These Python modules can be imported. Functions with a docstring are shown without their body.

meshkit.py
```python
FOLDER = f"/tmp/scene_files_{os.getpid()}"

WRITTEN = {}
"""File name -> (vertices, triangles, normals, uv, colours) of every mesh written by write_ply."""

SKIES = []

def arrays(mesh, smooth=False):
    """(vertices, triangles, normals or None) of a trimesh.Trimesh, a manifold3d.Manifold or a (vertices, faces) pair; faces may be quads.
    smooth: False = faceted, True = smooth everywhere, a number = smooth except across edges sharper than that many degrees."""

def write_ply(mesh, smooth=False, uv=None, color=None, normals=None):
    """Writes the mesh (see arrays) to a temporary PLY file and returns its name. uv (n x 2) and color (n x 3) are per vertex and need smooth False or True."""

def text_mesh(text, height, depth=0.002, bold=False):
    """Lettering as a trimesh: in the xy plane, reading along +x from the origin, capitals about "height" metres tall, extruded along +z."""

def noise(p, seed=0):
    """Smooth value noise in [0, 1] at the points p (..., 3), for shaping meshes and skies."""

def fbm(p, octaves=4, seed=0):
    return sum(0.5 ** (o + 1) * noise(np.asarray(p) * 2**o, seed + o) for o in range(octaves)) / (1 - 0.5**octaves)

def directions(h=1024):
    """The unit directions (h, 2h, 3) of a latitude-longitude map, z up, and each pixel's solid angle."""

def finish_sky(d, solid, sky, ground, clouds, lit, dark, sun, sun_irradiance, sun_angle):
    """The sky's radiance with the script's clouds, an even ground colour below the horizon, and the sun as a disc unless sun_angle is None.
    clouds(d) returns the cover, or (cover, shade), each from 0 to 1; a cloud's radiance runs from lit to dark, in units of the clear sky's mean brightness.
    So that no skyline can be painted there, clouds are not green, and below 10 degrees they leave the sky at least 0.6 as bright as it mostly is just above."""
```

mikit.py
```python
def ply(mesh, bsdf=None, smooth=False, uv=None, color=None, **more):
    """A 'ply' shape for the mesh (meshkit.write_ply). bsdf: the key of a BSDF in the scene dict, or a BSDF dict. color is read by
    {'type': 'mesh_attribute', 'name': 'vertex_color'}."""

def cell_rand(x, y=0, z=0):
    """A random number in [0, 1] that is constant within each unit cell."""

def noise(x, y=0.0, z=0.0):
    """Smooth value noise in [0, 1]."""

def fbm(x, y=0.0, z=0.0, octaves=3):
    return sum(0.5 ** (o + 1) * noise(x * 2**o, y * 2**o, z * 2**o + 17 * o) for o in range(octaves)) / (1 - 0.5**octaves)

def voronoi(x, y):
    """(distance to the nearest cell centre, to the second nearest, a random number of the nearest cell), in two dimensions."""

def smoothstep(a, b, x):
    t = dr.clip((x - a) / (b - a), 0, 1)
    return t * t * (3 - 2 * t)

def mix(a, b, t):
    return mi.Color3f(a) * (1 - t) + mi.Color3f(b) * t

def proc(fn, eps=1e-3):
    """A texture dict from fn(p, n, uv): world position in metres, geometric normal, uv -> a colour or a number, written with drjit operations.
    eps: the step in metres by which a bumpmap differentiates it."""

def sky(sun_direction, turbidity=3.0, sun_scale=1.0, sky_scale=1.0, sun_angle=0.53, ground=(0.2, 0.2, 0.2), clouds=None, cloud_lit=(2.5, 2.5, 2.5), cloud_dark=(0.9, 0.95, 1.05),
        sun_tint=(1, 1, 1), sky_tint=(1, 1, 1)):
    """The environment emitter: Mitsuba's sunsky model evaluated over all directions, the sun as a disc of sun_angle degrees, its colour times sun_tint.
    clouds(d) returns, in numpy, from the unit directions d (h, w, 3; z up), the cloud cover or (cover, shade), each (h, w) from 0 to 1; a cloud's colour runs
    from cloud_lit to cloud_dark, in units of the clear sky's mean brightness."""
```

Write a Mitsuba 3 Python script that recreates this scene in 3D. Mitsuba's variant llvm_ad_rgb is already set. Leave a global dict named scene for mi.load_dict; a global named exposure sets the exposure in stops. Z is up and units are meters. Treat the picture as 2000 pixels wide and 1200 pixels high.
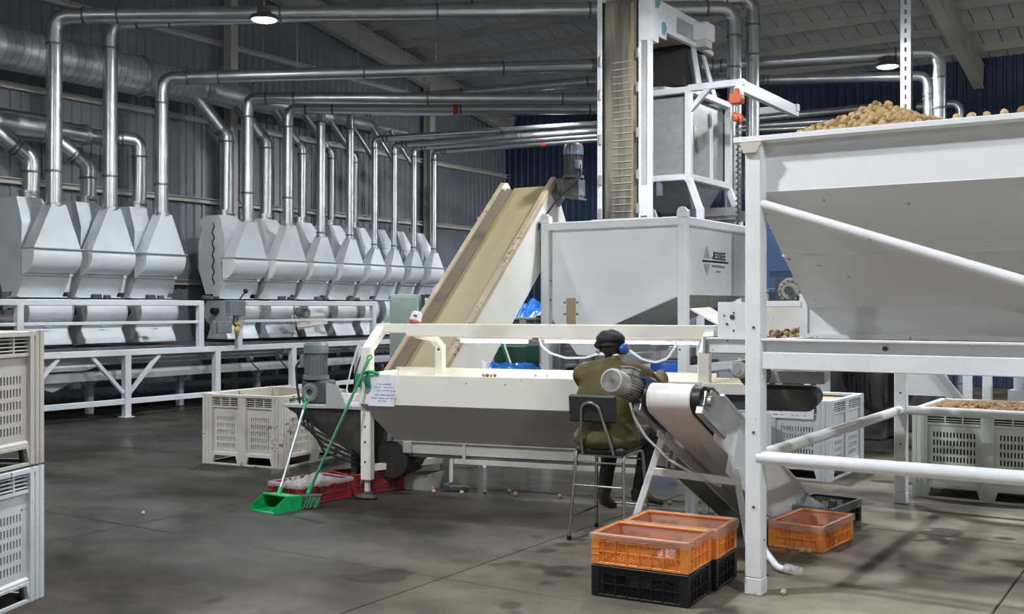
import math, random
import numpy as np, trimesh, manifold3d as m3, drjit as dr
import mitsuba as mi
import mikit, meshkit
from mikit import proc, noise, fbm, smoothstep, mix, cell_rand, voronoi
from shapely.geometry import Polygon, box as sbox, LineString, Point
from shapely.ops import unary_union
from shapely import affinity

rng = random.Random(7)
nr = np.random.default_rng(7)
T = mi.ScalarTransform4f
rad, deg, PI = math.radians, math.degrees, math.pi
scene, labels = {'type': 'scene'}, {}

# ------------------------------------------------------------------ camera, lights, exposure
# World: z up, metres. +y runs along the left-hand wall towards the far wall, +x along the far wall to the right.
YAW = 32.9                                      # the photographer looks 32.9 degrees to the left of +y
SY, CY = math.sin(rad(YAW)), math.cos(rad(YAW))
EYE = (0.0, 0.0, 1.7)
scene['camera'] = {'type': 'perspective', 'fov': 2 * deg(math.atan(1000 / 2130)), 'fov_axis': 'x', 'near_clip': 0.1, 'far_clip': 200.0,
                   'to_world': T().look_at(origin=list(EYE), target=[-SY, CY, 1.7], up=[0, 0, 1])}
exposure = 0.38
LAMP_POWER = 780.0                              # radiance of the high-bay discs
LAMP_TINT = (0.955, 1.0, 1.035)
# high-bay lamps hang in a grid over the hall; the two the photo shows come first
HIGH_BAYS = [(-11.13, 10.86, 5.7), (-4.6, 18.6, 5.7), (-4.6, 11.3, 5.7), (-4.6, 4.0, 5.7), (-11.13, 3.2, 5.7), (1.9, 3.2, 5.7), (1.9, 11.3, 5.7), (1.9, 18.6, 5.7),
             (-11.13, 18.6, 5.7), (-6.2, -5.0, 5.7)]
TUBE_POWER = 30.0
ADDED_FLOOD_POWER = 820.0  # radiance of the unseen lamp added for the left wall

# ------------------------------------------------------------------ helpers
def sv(r, d, z=0.0):
    """A point surveyed from the photographer's stand: r metres to the right, d metres ahead, z above the floor."""
    return np.array([CY * r - SY * d, SY * r + CY * d, z])

def Fr(x=0, y=0, z=0, rz=0, rx=0, ry=0):
    m = trimesh.transformations.euler_matrix(rad(rx), rad(ry), rad(rz), 'sxyz')
    m[:3, 3] = (x, y, z)
    return m

def frame_axes(o, ex, ey, ez):
    m = np.eye(4); m[:3, 0], m[:3, 1], m[:3, 2], m[:3, 3] = ex, ey, ez, o
    return m

def unit(v):
    v = np.asarray(v, float); return v / (np.linalg.norm(v) + 1e-12)

_S = np.array([[x, y, z] for x in (-1, 1) for y in (-1, 1) for z in (-1, 1)], float)
_BF = np.array([[0, 1, 3], [0, 3, 2], [4, 6, 7], [4, 7, 5], [0, 4, 5], [0, 5, 1], [2, 3, 7], [2, 7, 6], [0, 2, 6], [0, 6, 4], [1, 5, 7], [1, 7, 3]])
_t = []
for s in _S:
    for k in range(3):
        v = s * 0.8; v[k] = s[k]; _t.append(v)
_CH = trimesh.convex.convex_hull(np.array(_t))
_CV, _CF = np.array(_CH.vertices), np.array(_CH.faces)

class MB:
    """Collects pieces of ONE part into one mesh."""
    def __init__(s, m=None):
        s.v, s.f, s.n, s.m = [], [], 0, (np.eye(4) if m is None else m)
    def add(s, v, f, m=None):
        v = np.asarray(v, float); f = np.asarray(f, int)
        M = s.m if m is None else s.m @ m
        v = v @ M[:3, :3].T + M[:3, 3]
        if np.linalg.det(M[:3, :3]) < 0: f = f[:, ::-1]
        s.v.append(v); s.f.append(f + s.n); s.n += len(v); return s
    def mesh(s, t, m=None): return s.add(t.vertices, t.faces, m)
    def box(s, c, size, m=None, b=0.0):
        h = np.asarray(size, float) / 2; c = np.asarray(c, float)
        if b <= 0 or min(h) <= b * 1.05: return s.add(_S * h + c, _BF, m)
        v = np.where(np.abs(_CV) > .9, _CV * h, np.sign(_CV) * (h - b))
        return s.add(v + c, _CF, m)
    def span(s, lo, hi, m=None, b=0.0):
        lo, hi = np.asarray(lo, float), np.asarray(hi, float)
        return s.box((lo + hi) / 2, hi - lo, m, b)
    def bar(s, p0, p1, w, h, up=(0, 0, 1), b=0.0, ext=0.0):
        p0, p1 = np.asarray(p0, float), np.asarray(p1, float)
        x = unit(p1 - p0); y = np.cross(up, x)
        y = unit(y) if np.linalg.norm(y) > 1e-6 else unit(np.cross((0, 1, 0), x))
        z = np.cross(x, y); L = np.linalg.norm(p1 - p0) + 2 * ext
        return s.box((0, 0, 0), (L, w, h), frame_axes((p0 + p1) / 2, x, y, z), b)
    def tube(s, pts, r, n=14, fillet=0.0, seg=4, caps=True, closed=False):
        p = np.asarray(pts, float)
        if fillet > 0: p = fillet_path(p, fillet, seg)
        R = np.broadcast_to(np.asarray(r, float), (len(p),))
        d = np.diff(p, axis=0); d /= np.linalg.norm(d, axis=1, keepdims=True) + 1e-12
        t = np.vstack([d[:1], d[:-1] + d[1:], d[-1:]])
        if closed: t[0] = t[-1] = d[0] + d[-1]
        t /= np.linalg.norm(t, axis=1, keepdims=True) + 1e-12
        a = np.cross(t[0], (0, 0, 1) if abs(t[0][2]) < .9 else (1, 0, 0)); a = unit(a)
        ang = np.arange(n) * 2 * PI / n; rings = []
        for i in range(len(p)):
            a = unit(a - t[i] * np.dot(a, t[i])); bb = np.cross(t[i], a)
            rings.append(p[i] + R[i] * (np.cos(ang)[:, None] * a + np.sin(ang)[:, None] * bb))
        v = np.vstack(rings); f = []
        for i in range(len(p) - 1):
            j = np.arange(n); k = (j + 1) % n
            f.append(np.stack([i * n + j, i * n + k, (i + 1) * n + k], 1)); f.append(np.stack([i * n + j, (i + 1) * n + k, (i + 1) * n + j], 1))
        if caps and not closed:
            m = len(v); v = np.vstack([v, p[:1], p[-1:]]); j = np.arange(n); k = (j + 1) % n; e = (len(p) - 1) * n
            f.append(np.stack([k, j, np.full(n, m)], 1)); f.append(np.stack([e + j, e + k, np.full(n, m + 1)], 1))
        return s.add(v, np.vstack(f))
    def lathe(s, prof, n=24, m=None):
        """prof: (radius, z) pairs, bottom first, outside on the right."""
        prof = np.asarray(prof, float); ang = np.arange(n) * 2 * PI / n
        v = np.vstack([np.stack([r * np.cos(ang), r * np.sin(ang), np.full(n, z)], 1) for r, z in prof]); f = []
        for i in range(len(prof) - 1):
            j = np.arange(n); k = (j + 1) % n
            f.append(np.stack([i * n + j, i * n + k, (i + 1) * n + k], 1)); f.append(np.stack([i * n + j, (i + 1) * n + k, (i + 1) * n + j], 1))
        return s.add(v, np.vstack(f), m)
    def cyl(s, p0, p1, r, n=20, r2=None):
        p0, p1 = np.asarray(p0, float), np.asarray(p1, float); r2 = r if r2 is None else r2
        return s.lathe([(0, 0), (r, 0), (r2, np.linalg.norm(p1 - p0)), (0, np.linalg.norm(p1 - p0))], n, axis_frame(p0, p1 - p0))
    def prism(s, poly, h, m=None):
        """2-D outline (list of points or a shapely polygon) extruded by h along +z of m."""
        g = Polygon(poly) if isinstance(poly, (list, np.ndarray)) else poly
        for q in getattr(g, 'geoms', [g]):
            if q.area < 1e-9: continue
            e = trimesh.creation.extrude_polygon(q, h, engine='earcut'); s.mesh(e, m)
        return s
    def hull(s, pts, m=None): return s.mesh(trimesh.convex.convex_hull(np.asarray(pts, float)), m)
    def quad(s, a, b, c, d, t=0.004):
        """A sheet-metal plate with thickness t between four corners."""
        q = np.array([a, b, c, d], float); n = unit(np.cross(q[1] - q[0], q[3] - q[0]) + np.cross(q[3] - q[2], q[1] - q[2]))
        v = np.vstack([q, q - n * t])
        f = [[0, 1, 2], [0, 2, 3], [4, 6, 5], [4, 7, 6]]
        for i in range(4):
            j = (i + 1) % 4; f += [[i, 4 + i, 4 + j], [i, 4 + j, j]]
        return s.add(v, f)
    def sphere(s, c, r, sub=2, sc=(1, 1, 1)):
        t = trimesh.creation.icosphere(sub, 1.0); return s.add(t.vertices * np.asarray(sc) * r + np.asarray(c), t.faces)
    def out(s): return (np.vstack(s.v), np.vstack(s.f))

def axis_frame(p, z):
    z = unit(z); x = unit(np.cross((0, 0, 1) if abs(z[2]) < .9 else (1, 0, 0), z)); return frame_axes(p, x, np.cross(z, x), z)

def fillet_path(p, r, seg=4):
    out = [p[0]]
    for i in range(1, len(p) - 1):
        a, b = unit(p[i - 1] - p[i]), unit(p[i + 1] - p[i]); th = math.acos(np.clip(np.dot(a, b), -1, 1))
        if th > PI - .05: out.append(p[i]); continue
        k = min(r / math.tan(th / 2), .48 * np.linalg.norm(p[i - 1] - p[i]), .48 * np.linalg.norm(p[i + 1] - p[i])); rr = k * math.tan(th / 2)
        c = p[i] + unit(a + b) * rr / math.sin(th / 2); u0 = p[i] + a * k - c; u1 = p[i] + b * k - c; w = PI - th
        for q in range(seg + 1):
            s = q / seg; out.append(c + (math.sin((1 - s) * w) * u0 + math.sin(s * w) * u1) / math.sin(w))
    out.append(p[-1]); return np.array(out)

def arc(cx, cy, r, a0, a1, n=8):
    return [(cx + r * math.cos(rad(a0 + (a1 - a0) * i / n)), cy + r * math.sin(rad(a0 + (a1 - a0) * i / n))) for i in range(n + 1)]

_used = {}
def numbered(key):
    k = _used.get(key, -1) + 1; _used[key] = k
    return key if k == 0 else f'{key}_{k:03d}'

def tw(m): return T(np.asarray(m, float).tolist())

class Thing:
    """One thing in its own axes: parts first, then place() as often as the photo shows it."""
    def __init__(s, name): s.name, s.parts, s.used, s.plabel = name, [], {}, {}
    def part(s, name, mb, mat, smooth=35, under=None, label=None, m=None, **more):
        full = f'{under}__{name}' if under else name
        k = s.used.get(full, -1) + 1; s.used[full] = k
        if k: full = f'{full}_{k:03d}'
        d = mb if isinstance(mb, dict) else mikit.ply(mb.out() if isinstance(mb, MB) else mb, mat, smooth=smooth, **more)
        if isinstance(mb, dict) and mat is not None: d = {**mb, 'bsdf': {'type': 'ref', 'id': mat}}
        s.parts.append((full, d, m))
        if label: s.plabel[full] = label
        return full
    def place(s, label, cat, m=None, group=None, kind=None, skip=()):
        key = numbered(s.name); m = np.eye(4) if m is None else m
        for full, d, lm in s.parts:
            if any(full.startswith(q) for q in skip): continue
            M = m if lm is None else m @ lm
            k = f'{key}__{full}' if full else key
            scene[k] = {**d, 'to_world': tw(M)} if not np.allclose(M, np.eye(4)) else dict(d)
        L = {}
        if label: L['label'] = label
        if cat: L['category'] = cat
        if group: L['group'] = group
        if kind: L['kind'] = kind
        labels[key] = L
        for full, t in s.plabel.items(): labels[f'{key}__{full}'] = {'label': t}
        return key

def solid(name, mb, mat, label, cat, m=None, group=None, smooth=35, kind=None):
    """A thing that is one mesh."""
    t = Thing(name); t.part('', mb, mat, smooth); return t.place(label, cat, m, group, kind)

def struct(name, mb, mat, smooth=35, m=None):
    scene[name] = mikit.ply(mb.out(), mat, smooth=smooth) | ({'to_world': tw(m)} if m is not None else {})
    labels[name] = {'kind': 'structure'}; _used[name] = 0
    return name

_pn = {}
def piece(parent, name, d, m=None):
    """A countable piece of the setting (a plank, a panel): an entry of its own under parent, sharing the ply dict d."""
    k = _pn.get((parent, name), -1) + 1; _pn[parent, name] = k
    key = f'{parent}__{name}' + (f'_{k:03d}' if k else '')
    scene[key] = {**d, 'to_world': tw(m)} if m is not None else dict(d)
    return key

# ------------------------------------------------------------------ materials
def srgb(r, g, b): return tuple((x / 12.92 if x <= .04045 else ((x + .055) / 1.055) ** 2.4) for x in (r / 255, g / 255, b / 255))
def C3(c): return {'type': 'rgb', 'value': list(map(float, c))}
def mat(name, color, rough=.45, metal=0.0, spec=.5, two=True, **more):
    c = color if isinstance(color, dict) else C3(color)
    b = {'type': 'principled', 'base_color': c, 'roughness': rough, 'metallic': metal, 'specular': spec, **more}
    scene[name] = {'type': 'twosided', 'bsdf': b} if two else b
    return name
def mottled(a, b, scale=2.0, lo=.45, hi=.75, oct=3, st=(1, 1, 1)):
    a, b = tuple(a), tuple(b)
    return proc(lambda p, n, uv: mix(a, b, smoothstep(lo, hi, fbm(p.x * scale * st[0], p.y * scale * st[1], p.z * scale * st[2], oct))))

def worn(base, dirt, spots, scale=1.7, amount=.8, spot=.74):
    """Paint with broad smudges and small chips."""
    base, dirt, spots = map(tuple, (base, dirt, spots))
    def fn(p, n, uv):
        s = smoothstep(.5, .82, fbm(p.x * scale, p.y * scale, p.z * scale * .7, 4)) * amount
        k = smoothstep(spot, spot + .02, fbm(p.x * 28, p.y * 28 + 5, p.z * 28, 2)) * smoothstep(.55, .6, noise(p.x * 3 + 9, p.y * 3, p.z * 3))
        return mix(mix(base, dirt, s), spots, k)
    return proc(fn)

mat('mat_white', worn((.73, .745, .765), (.60, .60, .585), (.16, .14, .12), 1.3, .6, .84), .38)
mat('mat_white_clean', mottled((.72, .745, .77), (.64, .665, .69), 1.1), .34)
mat('mat_machine', mottled((.55, .585, .615), (.46, .49, .52), 1.6), .34)
mat('mat_stand', mottled((.56, .58, .61), (.48, .505, .53), 1.6), .36)
mat('mat_cream', worn((.74, .715, .64), (.52, .48, .41), (.18, .15, .12), 2.2, .8, .83), .42)
mat('mat_cream_inner', mottled((.80, .77, .66), (.70, .66, .52), 3), .4)
mat('mat_greymetal', mottled((.36, .375, .38), (.28, .295, .305), 2.4), .4)
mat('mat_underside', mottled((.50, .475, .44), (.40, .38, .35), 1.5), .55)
mat('mat_plate', mottled((.27, .255, .235), (.20, .19, .175), 3), .85, spec=.1)
mat('mat_galv', proc(lambda p, n, uv: mix((.50, .53, .55), (.72, .75, .77), fbm(p.x * 5, p.y * 5, p.z * 5, 3))),
    proc(lambda p, n, uv: .20 + .20 * fbm(p.x * 7, p.y * 7, p.z * 7, 2)), 1.0)
mat('mat_galv_dark', proc(lambda p, n, uv: mix((.36, .39, .41), (.58, .61, .63), fbm(p.x * 4, p.y * 4, p.z * 4, 3))),
    proc(lambda p, n, uv: .28 + .2 * fbm(p.x * 7, p.y * 7, p.z * 7, 2)), 1.0)
mat('mat_galv_rough', proc(lambda p, n, uv: mix((.60, .63, .65), (.80, .83, .85), fbm(p.x * 5, p.y * 5, p.z * 5, 3))), proc(lambda p, n, uv: .30 + .14 * fbm(p.x * 7, p.y * 7, p.z * 7, 2)), .85)
mat('mat_clamp', (.16, .17, .17), .45, .8)
mat('mat_surge', proc(lambda p, n, uv: mix((.24, .25, .255), (.34, .35, .355), fbm(p.x * 12, p.y * 12, p.z * 12, 3))), .4, .3)
mat('mat_steel', mottled((.52, .51, .49), (.38, .37, .35), 6), .34, .9)
mat('mat_chrome', (.55, .55, .54), .22, 1.0)
mat('mat_black', (.010, .010, .011), .45, spec=.35)
mat('mat_soot', mottled((.030, .028, .026), (.05, .046, .04), 6), .5)
mat('mat_cleat', (.34, .325, .28), .5)
mat('mat_rubber', (.018, .017, .016), .8)
mat('mat_dark', mottled((.05, .052, .055), (.10, .095, .085), 5), .55)
mat('mat_motor_grey', mottled((.13, .15, .165), (.20, .22, .235), 6), .45)
mat('mat_motor_pale', mottled((.36, .355, .33), (.22, .21, .19), 9), .42, .3)
mat('mat_motor_blue', mottled((.055, .085, .125), (.04, .042, .045), 9, .4, .6), .3)
mat('mat_guard', mottled((.13, .105, .07), (.09, .07, .05), 5), .7)
mat('mat_blue', (.02, .12, .55), .4)
mat('mat_blue_film', mottled((.02, .16, .62), (.05, .27, .75), 14), .25)
mat('mat_blue_machine', (.03, .07, .16), .45)
mat('mat_green', mottled((.004, .30, .080), (.003, .21, .058), 12), .35)
mat('mat_green_dark', (.006, .17, .075), .35)
mat('mat_cabinet', (.36, .44, .39), .5)
mat('mat_cardboard', mottled((.42, .31, .20), (.35, .26, .17), 9), .8)
mat('mat_orange', mottled((.72, .24, .04), (.58, .18, .03), 7), .38)
mat('mat_red', mottled((.24, .025, .025), (.15, .02, .02), 8), .42)
mat('mat_redpaint', (.45, .05, .04), .5)
mat('mat_hoist', (.44, .095, .035), .4)
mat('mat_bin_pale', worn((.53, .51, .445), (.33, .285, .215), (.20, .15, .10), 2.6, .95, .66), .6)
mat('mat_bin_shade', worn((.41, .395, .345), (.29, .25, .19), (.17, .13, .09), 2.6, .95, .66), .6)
mat('mat_bin_blue', worn((.54, .58, .61), (.42, .43, .42), (.2, .18, .15), 2.0, .8, .8), .5)
mat('mat_bin_green', worn((.56, .60, .56), (.44, .45, .39), (.2, .18, .15), 2.0, .8, .8), .52)
mat('mat_bin_grey', mottled((.30, .315, .33), (.24, .25, .26), 3), .55)
mat('mat_paper', (.72, .745, .80), .7)
mat('mat_ink', (.04, .035, .06), .7)
mat('mat_ink_soft', (.20, .20, .26), .7)
mat('mat_logo_grey', (.33, .37, .37), .6)
mat('mat_brownplate', (.36, .27, .185), .6)
mat('mat_belt', proc(lambda p, n, uv: mix((.225, .180, .085), (.28, .235, .125), fbm(p.x * 9, p.y * .8, p.z * .8, 3))), .6)
mat('mat_belt_rail', worn((.30, .235, .155), (.42, .35, .25), (.15, .1, .07), 6, .8, .66), .6)
mat('mat_belt_wall', mottled((.54, .535, .50), (.43, .40, .33), 1.5, .5, .8), .45)
mat('mat_elevator_belt', proc(lambda p, n, uv: mix((.085, .078, .064), (.20, .18, .135), smoothstep(.35, .7, fbm(p.x * 10, p.y * 3, p.z * .8, 3)))), .45)
mat('mat_whitebelt', proc(lambda p, n, uv: mix((.66, .655, .63), (.42, .39, .34), smoothstep(.45, .75, fbm(p.x * 11, p.y * 2, p.z * 2, 3)))), .45)
mat('mat_walnut', mottled((.50, .345, .165), (.38, .25, .11), 60, .3, .7), .65)
mat('mat_walnut_pale', mottled((.60, .43, .215), (.46, .315, .15), 60, .3, .7), .65)
mat('mat_walnut_dark', mottled((.30, .18, .08), (.20, .115, .05), 60, .3, .7), .65)
mat('mat_olive', proc(lambda p, n, uv: mix((.118, .094, .042), (.075, .060, .027), fbm(p.x * 14, p.y * 14, p.z * 6, 3))), .8, spec=.2)
mat('mat_trousers', (.012, .012, .015), .8)
mat('mat_skin', (.42, .26, .18), .5)
mat('mat_hair', (.015, .012, .01), .5)
mat('mat_cap', (.022, .02, .021), .75, spec=.3)
mat('mat_shoe', (.045, .038, .032), .6)
mat('mat_sole', (.45, .45, .44), .6)
mat('mat_maskcloth', (.66, .68, .72), .7)
mat('mat_vinyl', (.022, .024, .028), .35)
mat('mat_purlin', mottled((.42, .40, .36), (.34, .325, .295), 1.0), .5)
mat('mat_rafter', mottled((.47, .46, .43), (.38, .375, .36), .8), .5)
mat('mat_roof', mottled((.50, .515, .525), (.42, .435, .445), .6), .42)
mat('mat_wall_left', mottled((.185, .207, .228), (.14, .157, .174), .5, .35, .75), .38)
mat('mat_wall_back', mottled((.032, .054, .105), (.022, .038, .075), .6), .36)
mat('mat_wall_other', (.52, .53, .53), .7)
mat('mat_girt', mottled((.50, .49, .45), (.40, .39, .36), 1.0), .5)
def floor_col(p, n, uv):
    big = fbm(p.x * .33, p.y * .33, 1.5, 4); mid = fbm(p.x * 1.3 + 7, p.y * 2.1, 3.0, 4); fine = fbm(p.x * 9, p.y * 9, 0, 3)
    right_lift = smoothstep(-6.5, -2.5, p.x + 1.2 * (fbm(p.x * .5, p.y * .5, 9.0, 3) - .5))  # floor painted lighter towards the hopper side, its brightness put into the colour
    c = mix(mix((.020, .018, .0155), (.072, .063, .050), right_lift), mix((.062, .057, .049), (.185, .163, .130), right_lift), smoothstep(.3, .72, .55 * big + .45 * mid))
    c = c * (1 + 1.5 * smoothstep(-3.2, -1.6, p.x + 1.0 * (fbm(p.x * .9, p.y * .9, 2.0, 3) - .5)))  # lamplit floor under the hopper painted in as a lighter colour
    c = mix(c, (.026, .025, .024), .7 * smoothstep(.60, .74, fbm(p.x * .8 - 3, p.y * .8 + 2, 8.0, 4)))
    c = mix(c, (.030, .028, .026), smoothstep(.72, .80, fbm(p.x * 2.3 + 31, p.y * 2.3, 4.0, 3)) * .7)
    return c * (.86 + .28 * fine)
def floor_rough(p, n, uv):
    return .13 + .32 * smoothstep(.35, .7, fbm(p.x * .7 + 5, p.y * .7, 2.0, 3)) + .10 * fbm(p.x * 6, p.y * 6, 0, 2)
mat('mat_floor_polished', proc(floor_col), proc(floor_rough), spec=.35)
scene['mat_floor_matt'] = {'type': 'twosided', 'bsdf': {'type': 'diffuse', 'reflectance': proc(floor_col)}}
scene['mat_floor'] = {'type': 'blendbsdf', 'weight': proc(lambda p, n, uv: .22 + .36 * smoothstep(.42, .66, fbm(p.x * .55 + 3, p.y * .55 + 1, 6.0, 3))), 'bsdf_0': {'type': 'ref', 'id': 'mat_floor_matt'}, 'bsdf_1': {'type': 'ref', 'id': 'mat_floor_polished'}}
mat('mat_joint', (.03, .028, .026), .9)
scene['mat_film'] = {'type': 'blendbsdf', 'weight': .20, 'bsdf_0': {'type': 'thindielectric', 'int_ior': 1.45}, 'bsdf_1': {'type': 'twosided', 'bsdf': {'type': 'roughplastic', 'alpha': .18, 'diffuse_reflectance': C3((.55, .55, .57))}}}
scene['mat_film_milky'] = {'type': 'blendbsdf', 'weight': .38, 'bsdf_0': {'type': 'thindielectric', 'int_ior': 1.45}, 'bsdf_1': {'type': 'twosided', 'bsdf': {'type': 'roughplastic', 'alpha': .15, 'diffuse_reflectance': C3((.72, .70, .70))}}}

# ================================================================== THE HALL
X0, X1, Y0, Y1 = -16.5, 9.5, -9.0, 25.2          # inner faces of the walls
EAVE, PITCH, YR = 7.05, .178, 9.0
def roof_z(y): return EAVE + PITCH * (Y1 - max(y, YR))

struct('floor', MB().span((X0 - .1, Y0 - .1, -.2), (X1 + .1, Y1 + .1, -.012)), 'mat_joint')
SLAB = 3.03
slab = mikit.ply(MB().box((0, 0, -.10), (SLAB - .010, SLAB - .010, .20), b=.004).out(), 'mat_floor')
for i in range(-6, 5):
    for j in range(-6, 8):
        cx, cy = -1.05 + SLAB * (i + .5), 5.5 + SLAB * (j + .5)
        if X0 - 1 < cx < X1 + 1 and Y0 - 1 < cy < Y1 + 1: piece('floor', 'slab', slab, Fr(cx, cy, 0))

def ribbed(width, pitch, rib, depth, heights):
    """A profiled sheet: width along u, ribs every pitch; heights(u) is its top edge. Returns (vertices, faces) in (u, out, z)."""
    us, k = [0.0], 0
    for i in range(int(round(width / pitch))):
        c = (i + .5) * pitch
        us += [c - rib, c - rib * .45, c + rib * .45, c + rib]
    us.append(width); out = [0.0] + [0.0, depth, depth, 0.0] * int(round(width / pitch)) + [0.0]
    n = len(us); v = [(u, o, 0.0) for u, o in zip(us, out)] + [(u, o, heights(u)) for u, o in zip(us, out)]
    return np.array(v), np.array([[i, i + 1, n + i + 1, n + i] for i in range(n - 1)])

def quads(v, f): return v, np.vstack([f[:, [0, 1, 2]], f[:, [0, 2, 3]]])

# left wall: profiled sheets, girts and columns
mb = MB().prism([(Y0, 0), (Y1, 0), (Y1, EAVE), (YR, roof_z(YR)), (Y0, roof_z(YR))], .08, frame_axes((X0 - .10, 0, 0), (0, 1, 0), (0, 0, 1), (1, 0, 0)))
struct('wall_left', mb, 'mat_wall_left')
y = Y0
while y < Y1 - .1:
    v, f = quads(*ribbed(.95, .19, .030, .026, lambda u: roof_z(y + u)))
    m = MB(); m.add(np.stack([X0 + .004 + v[:, 1], y + v[:, 0], v[:, 2]], 1), f[:, ::-1])
    piece('wall_left', 'panel', mikit.ply(m.out(), 'mat_wall_left')); y += .95
for z in (2.17, 3.75, 5.29, 6.85):
    g = MB().span((X0 + .03, Y0, z - .05), (X0 + .055, Y1 - .05, z + .05)).span((X0 + .03, Y0, z + .035), (X0 + .13, Y1 - .05, z + .05)).span((X0 + .03, Y0, z - .05), (X0 + .13, Y1 - .05, z - .035))
    piece('wall_left', 'girt', mikit.ply(g.out(), 'mat_girt'))
def ibeam(mb, h, w, tf, tw_, L, m):
    """An I-section of length L along x of m, top of the section at z = 0."""
    mb.span((0, -w / 2, -tf), (L, w / 2, 0), m).span((0, -w / 2, -h), (L, w / 2, -h + tf), m).span((0, -tw_ / 2, -h + tf), (L, tw_ / 2, -tf), m)
for yc in (21.37, 14.96, 8.55, 2.1, -4.3):
    c = MB(); ibeam(c, .2, .19, .014, .01, roof_z(yc) - .55, frame_axes((X0 + .36, yc, 0), (0, 0, 1), (0, 1, 0), (1, 0, 0)))
    piece('wall_left', 'column', mikit.ply(c.out(), 'mat_rafter'))

# far wall in dark blue sheets
struct('wall_back', MB().span((X0 - .1, Y1 + .02, 0), (X1 + .1, Y1 + .1, EAVE + .1)), 'mat_wall_back')
x = X0
v, f = quads(*ribbed(1.0, .2, .045, .036, lambda u: EAVE))
back = mikit.ply((np.stack([v[:, 0], -v[:, 1] - .004, v[:, 2]], 1), f), 'mat_wall_back')
while x < X1 - .1: piece('wall_back', 'panel', back, Fr(x, Y1, 0)); x += 1.0
struct('wall_right', MB().span((X1, Y0 - .1, 0), (X1 + .1, Y1 + .1, 10.2)), 'mat_wall_other')
struct('wall_front', MB().span((X0 - .1, Y0 - .1, 0), (X1 + .1, Y0, 10.2)), 'mat_wall_other')

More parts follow.
